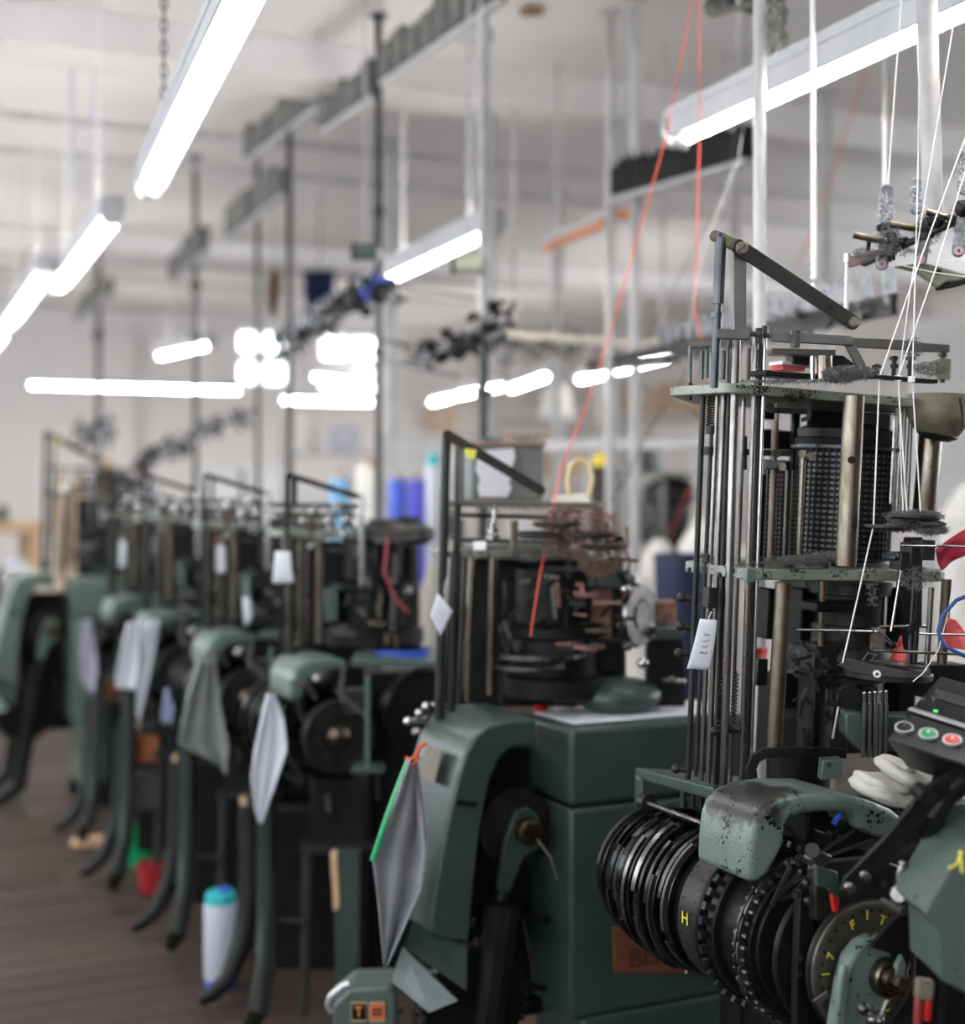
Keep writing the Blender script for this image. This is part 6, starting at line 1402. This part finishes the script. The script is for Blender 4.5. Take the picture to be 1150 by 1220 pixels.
for i, (x0, y0, x1, y1, Z, lab) in enumerate(sk): sack(x0, y0, x1, y1, Z, lab, M_sackw if i != 5 else mat('cream_sack', (.55, .52, .46), (.45, .42, .37), 5, .9), i)
# dark blue bin
p = P(812, HY, 4.9); p.z = 0; zt_ = P(812, 660, 4.9).z; r_ = S(32, 4.9); bn = root('bin', p, 'dark blue round bin behind the foreground machine rods', 'bin')
b = MB(); b.lathe([(r_*.8, 0), (r_*.82, .01), (r_, zt_-.02), (r_*1.02, zt_-.02), (r_*1.02, zt_), (r_*.94, zt_), (r_*.9, zt_-.05), (r_*.3, zt_-.05)], p, UP, 40); b.build('drum', M_navy, bn)
b = MB(); b.ring(p+UP*(zt_-.01), UP, r_*.98, r_*1.05, .018, 40); b.build('rim', M_navy, bn)
# far shelving with cartons
ORD = ['first', 'second', 'third', 'fourth', 'fifth', 'sixth', 'seventh', 'eighth']
def shelf(x0, x1, Z, ztop, levels, label, short, items, depth=.5, seed=1, m=M_polew):
    a, c = P(x0, HY, Z), P(x1, HY, Z); a.z = c.z = 0; L = (c-a).length; r = root('store_shelf', (a+c)/2+FW*depth/2, label, 'shelf')
    for z in levels:
        b = MB(); b.box((a+c)/2+FW*depth/2+UP*z, (L, depth, .03), (RT, FW, UP)); b.build('shelf_board', m, r)
    for s in (0.01, .99):
        for d in (.03, depth-.03):
            b = MB(); p = a.lerp(c, s)+FW*d; b.box(p+UP*ztop/2, (.04, .04, ztop), (RT, FW, UP)); b.build('upright', m, r)
    rn = random.Random(seed); k_ = 0
    for li, z in enumerate(levels):
        x = .05; pos = 0
        while x < L-.2:
            w_ = rn.uniform(.18, .38); h = rn.uniform(.16, .36)
            if x+w_ > L-.04: break
            if rn.random() < .86:
                mm, nm, lab = items[rn.randrange(len(items))]
                p = a+(c-a).normalized()*(x+w_/2)+FW*depth*.45+UP*(z+.0155); lab = '%s, %s on the %s of the %s' % (lab, ORD[pos], ['bottom board', 'second board', 'third board', 'top board'][li], short); pos += 1
                if nm == 'carton':
                    o = root('carton', p, lab, 'carton', 'cartons on the far shelves'); b = MB(); b.box(p+UP*h/2, (w_, depth*.7, h), (RT, FW, UP)); b.build('box', mm, o, bevel=.006)
                    b = MB(); b.box(p+UP*(h*.62)-FW*(depth*.35+.001), (w_*.4, .003, h*.28), (RT, FW, UP)); b.build('paper_label', M_paper, o)
                else:
                    o = root('yarn_cone', p, lab, 'yarn cone', 'cones on the far shelves'); rr = w_*.36; b = MB(); b.lathe([(rr, 0), (rr*1.02, .01), (rr*.7, h)], p, UP, 20); b.build('winding', mm, o)
                    b = MB(); b.lathe([(rr*.25, h-.01), (rr*.22, h+.03)], p, UP, 12); b.build('core', M_card, o)
                k_ += 1
            x += w_+rn.uniform(.02, .07)
    return r
CR = [(M_card, 'carton', 'brown carton'), (M_sackw, 'cone', 'off-white yarn cone'), (M_canw, 'carton', 'white carton'), (M_grey, 'cone', 'grey yarn cone'), (M_bench, 'carton', 'tan carton'), (mat('rose_yarn', (.5, .22, .2), rough=.9), 'cone', 'dull rose yarn cone')]
shelf(336, 470, 13.0, 2.1, (.45, .95, 1.38, 1.75), 'far store shelf with brown cartons under the bright windows', 'shelf under the windows', CR, seed=2)
shelf(590, 720, 11.5, 2.35, (.5, 1.05, 1.55, 2.0), 'far store shelf under the lamp row, left of the white poles', 'shelf under the lamp row', CR, seed=5)
shelf(735, 860, 10.5, 2.3, (.5, 1.05, 1.55, 1.98), 'far store shelf right of the white poles', 'shelf right of the poles', CR, seed=9)
shelf(500, 575, 12.5, 2.2, (.5, 1.0, 1.5, 1.9), 'narrow far store shelf behind the white yarn stand pole', 'narrow shelf', CR, seed=12)
# white boxes between machines and shelf
for x0, x1, y0, Z, lab in ((246, 292, 560, 9.0, 'white box on a crate behind the fourth machine, left of a pair'), (296, 338, 556, 9.0, 'white box on a crate behind the fourth machine, right of a pair'), (360, 400, 588, 8.6, 'white box behind the lever of the third machine')):
    c_ = P((x0+x1)/2, y0, Z); r = root('white_box', V((c_.x, c_.y, 0)), lab, 'box'); h = c_.z
    b = MB(); b.box((c_.x, c_.y, h*.8), (S(x1-x0, Z), .35, h*.4), (RT, FW, UP)); b.build('box', M_box, r, bevel=.01); b = MB(); b.box((c_.x, c_.y, h*.995+.012), (S(x1-x0, Z)+.02, .37, .03), (RT, FW, UP)); b.build('lid', M_box, r, bevel=.006)
    b = MB(); b.box((c_.x, c_.y, h*.3), (S(x1-x0, Z)*.98, .34, h*.6), (RT, FW, UP)); b.build('crate', M_card, r, bevel=.004)
# long white shelf rail at breast height behind
r = root('shelf_rail', V((P(700, HY, 7.0).x, P(700, HY, 7.0).y, 0)), 'long white rail on uprights behind the second machine', 'rail')
a, c = P(575, 533, 7.4), P(840, 527, 6.8); b = MB(); b.bar(a, c, .05, .04, UP.cross(RT)); b.build('rail', M_polew, r, bevel=.004)
for t in (.02, .5, .98):
    q_ = a.lerp(c, t)+FW*.04; b = MB(); b.cyl(V((q_.x, q_.y, 0)), q_, .02, n=10); b.build('upright', M_polew, r)
# big white panels at the right edge behind the foreground machine
for i, (x0, x1, Z, lab) in enumerate(((1085, 1200, 6.2, 'large white sheet board leaning behind the foreground machine at the right edge'),)):
    q0, q1 = P(x0, HY, Z), P(x1, HY, Z); b = MB(); zz = P(x0, 385, Z).z; b.box(((q0+q1)/2)*1+UP*(zz/2-EYE), ((q1-q0).length, .03, zz), (RT, FW, UP)); b.build('white_board', M_box, None, bevel=.004, label=lab, cat='board')
# dark garments over the far window side
for x0, x1, y0, y1, Z, m, lab in ((362, 400, 322, 368, 9.5, mat('navy_cloth', (.01, .02, .07), rough=.9), 'dark navy garment hanging above the bright far window'), (318, 336, 322, 378, 9.8, mat('brown_cloth', (.32, .22, .15), (.25, .17, .12), 6, .9), 'brown strip of cloth hanging above the far window, beside the black pole')):
    o = drape([(x0, y0), (x0, (y0+y1)/2), (x0+3, y1)], [(x1, y0), (x1-2, (y0+y1)/2), (x1-6, y1)], Z, lab, m, 'hanging_garment', 'garment', amp=.03)
    q = MB(); q_ = P((x0+x1)/2, y0, Z); q.cyl(q_, V((q_.x, q_.y, RH)), .004, n=6); q.build('hanger', M_grey, o)
# workbench at the far left, small stock on it
p = P(5, HY, 12.0); r = root('workbench', V((p.x, p.y, 0)), 'wooden workbench at the far end of the aisle by the left edge', 'workbench'); zt_ = P(5, 622, 12.0).z
b = MB(); b.box((p.x-.2, p.y, zt_-.04), (1.0, .6, .08)); b.build('bench_top', M_bench, r, bevel=.006)
for dx in (-.62, .22):
    for dy in (-.24, .24): b = MB(); b.box((p.x-.2+dx*.95+.19, p.y+dy, (zt_-.08)/2), (.08, .08, zt_-.08)); b.build('leg', M_bench, r)
b = MB(); b.box((p.x-.2, p.y+.15, .45), (.86, .2, .7)); b.build('cupboard', mat('bench_shadow', (.10, .07, .04), rough=.8), r, bevel=.004)
b = MB(); b.lathe([(.05, 0), (.06, .01), (.05, .12), (.03, .14)], V((p.x-.02, p.y, zt_)), UP, 20); b.build('pot', M_grey, None, label='small grey pot on the far workbench', cat='pot')
for x, y0, w_, Z, m, lab, nm in ((82, 570, 24, 10.5, M_card, 'brown carton standing behind the far green machine', 'carton'), (126, 550, 14, 12.5, M_bench, 'tall wooden board standing near the far wall beside the pale bundle', 'board'), (170, 585, 30, 9.5, M_canw, 'white bundle standing behind the sixth machine, left of the white boxes', 'bundle')):
    c_ = P(x, y0, Z); r = root(nm, V((c_.x, c_.y, 0)), lab, nm); b = MB(); b.box((c_.x, c_.y, c_.z/2), (S(w_, Z), .2, c_.z), (RT, FW, UP)); b.build('body', m, r, bevel=.01)
    b = MB(); b.box((c_.x, c_.y, c_.z+.008), (S(w_, Z)*.96, .19, .016), (RT, FW, UP)); b.build('top_edge', m, r, bevel=.004)
# second row of machines beyond the store table: dark blurred works
for i, (x, y, Z, lab) in enumerate(((800, 560, 7.6, 'dark machine head far behind the black yarn cone'), (935, 560, 8.0, 'dark machine head seen between the foreground rods'))):
    c_ = P(x, y, Z); r = root('far_machine', V((c_.x, c_.y, 0)), lab, 'machine')
    b = MB(); b.box((c_.x, c_.y, .5), (.4, .4, 1.0)); b.build('base', M_green, r, bevel=.02)
    b = MB(); b.lathe([(.14, 1.0), (.16, 1.05), (.10, 1.1), (.10, 1.4), (.15, 1.42), (.15, 1.5), (.05, 1.55)], V((c_.x, c_.y, 0)), UP, 24); b.build('head', M_dark, r)
    for dx, dy in ((-.15, -.15), (.15, -.15), (-.15, .15), (.15, .15)): b = MB(); b.cyl((c_.x+dx, c_.y+dy, 1.0), (c_.x+dx, c_.y+dy, 1.55), .012); b.build('rod', M_steel, r)
    b = MB(); b.box((c_.x, c_.y, 1.56), (.4, .4, .02)); b.build('plate', M_plate, r)
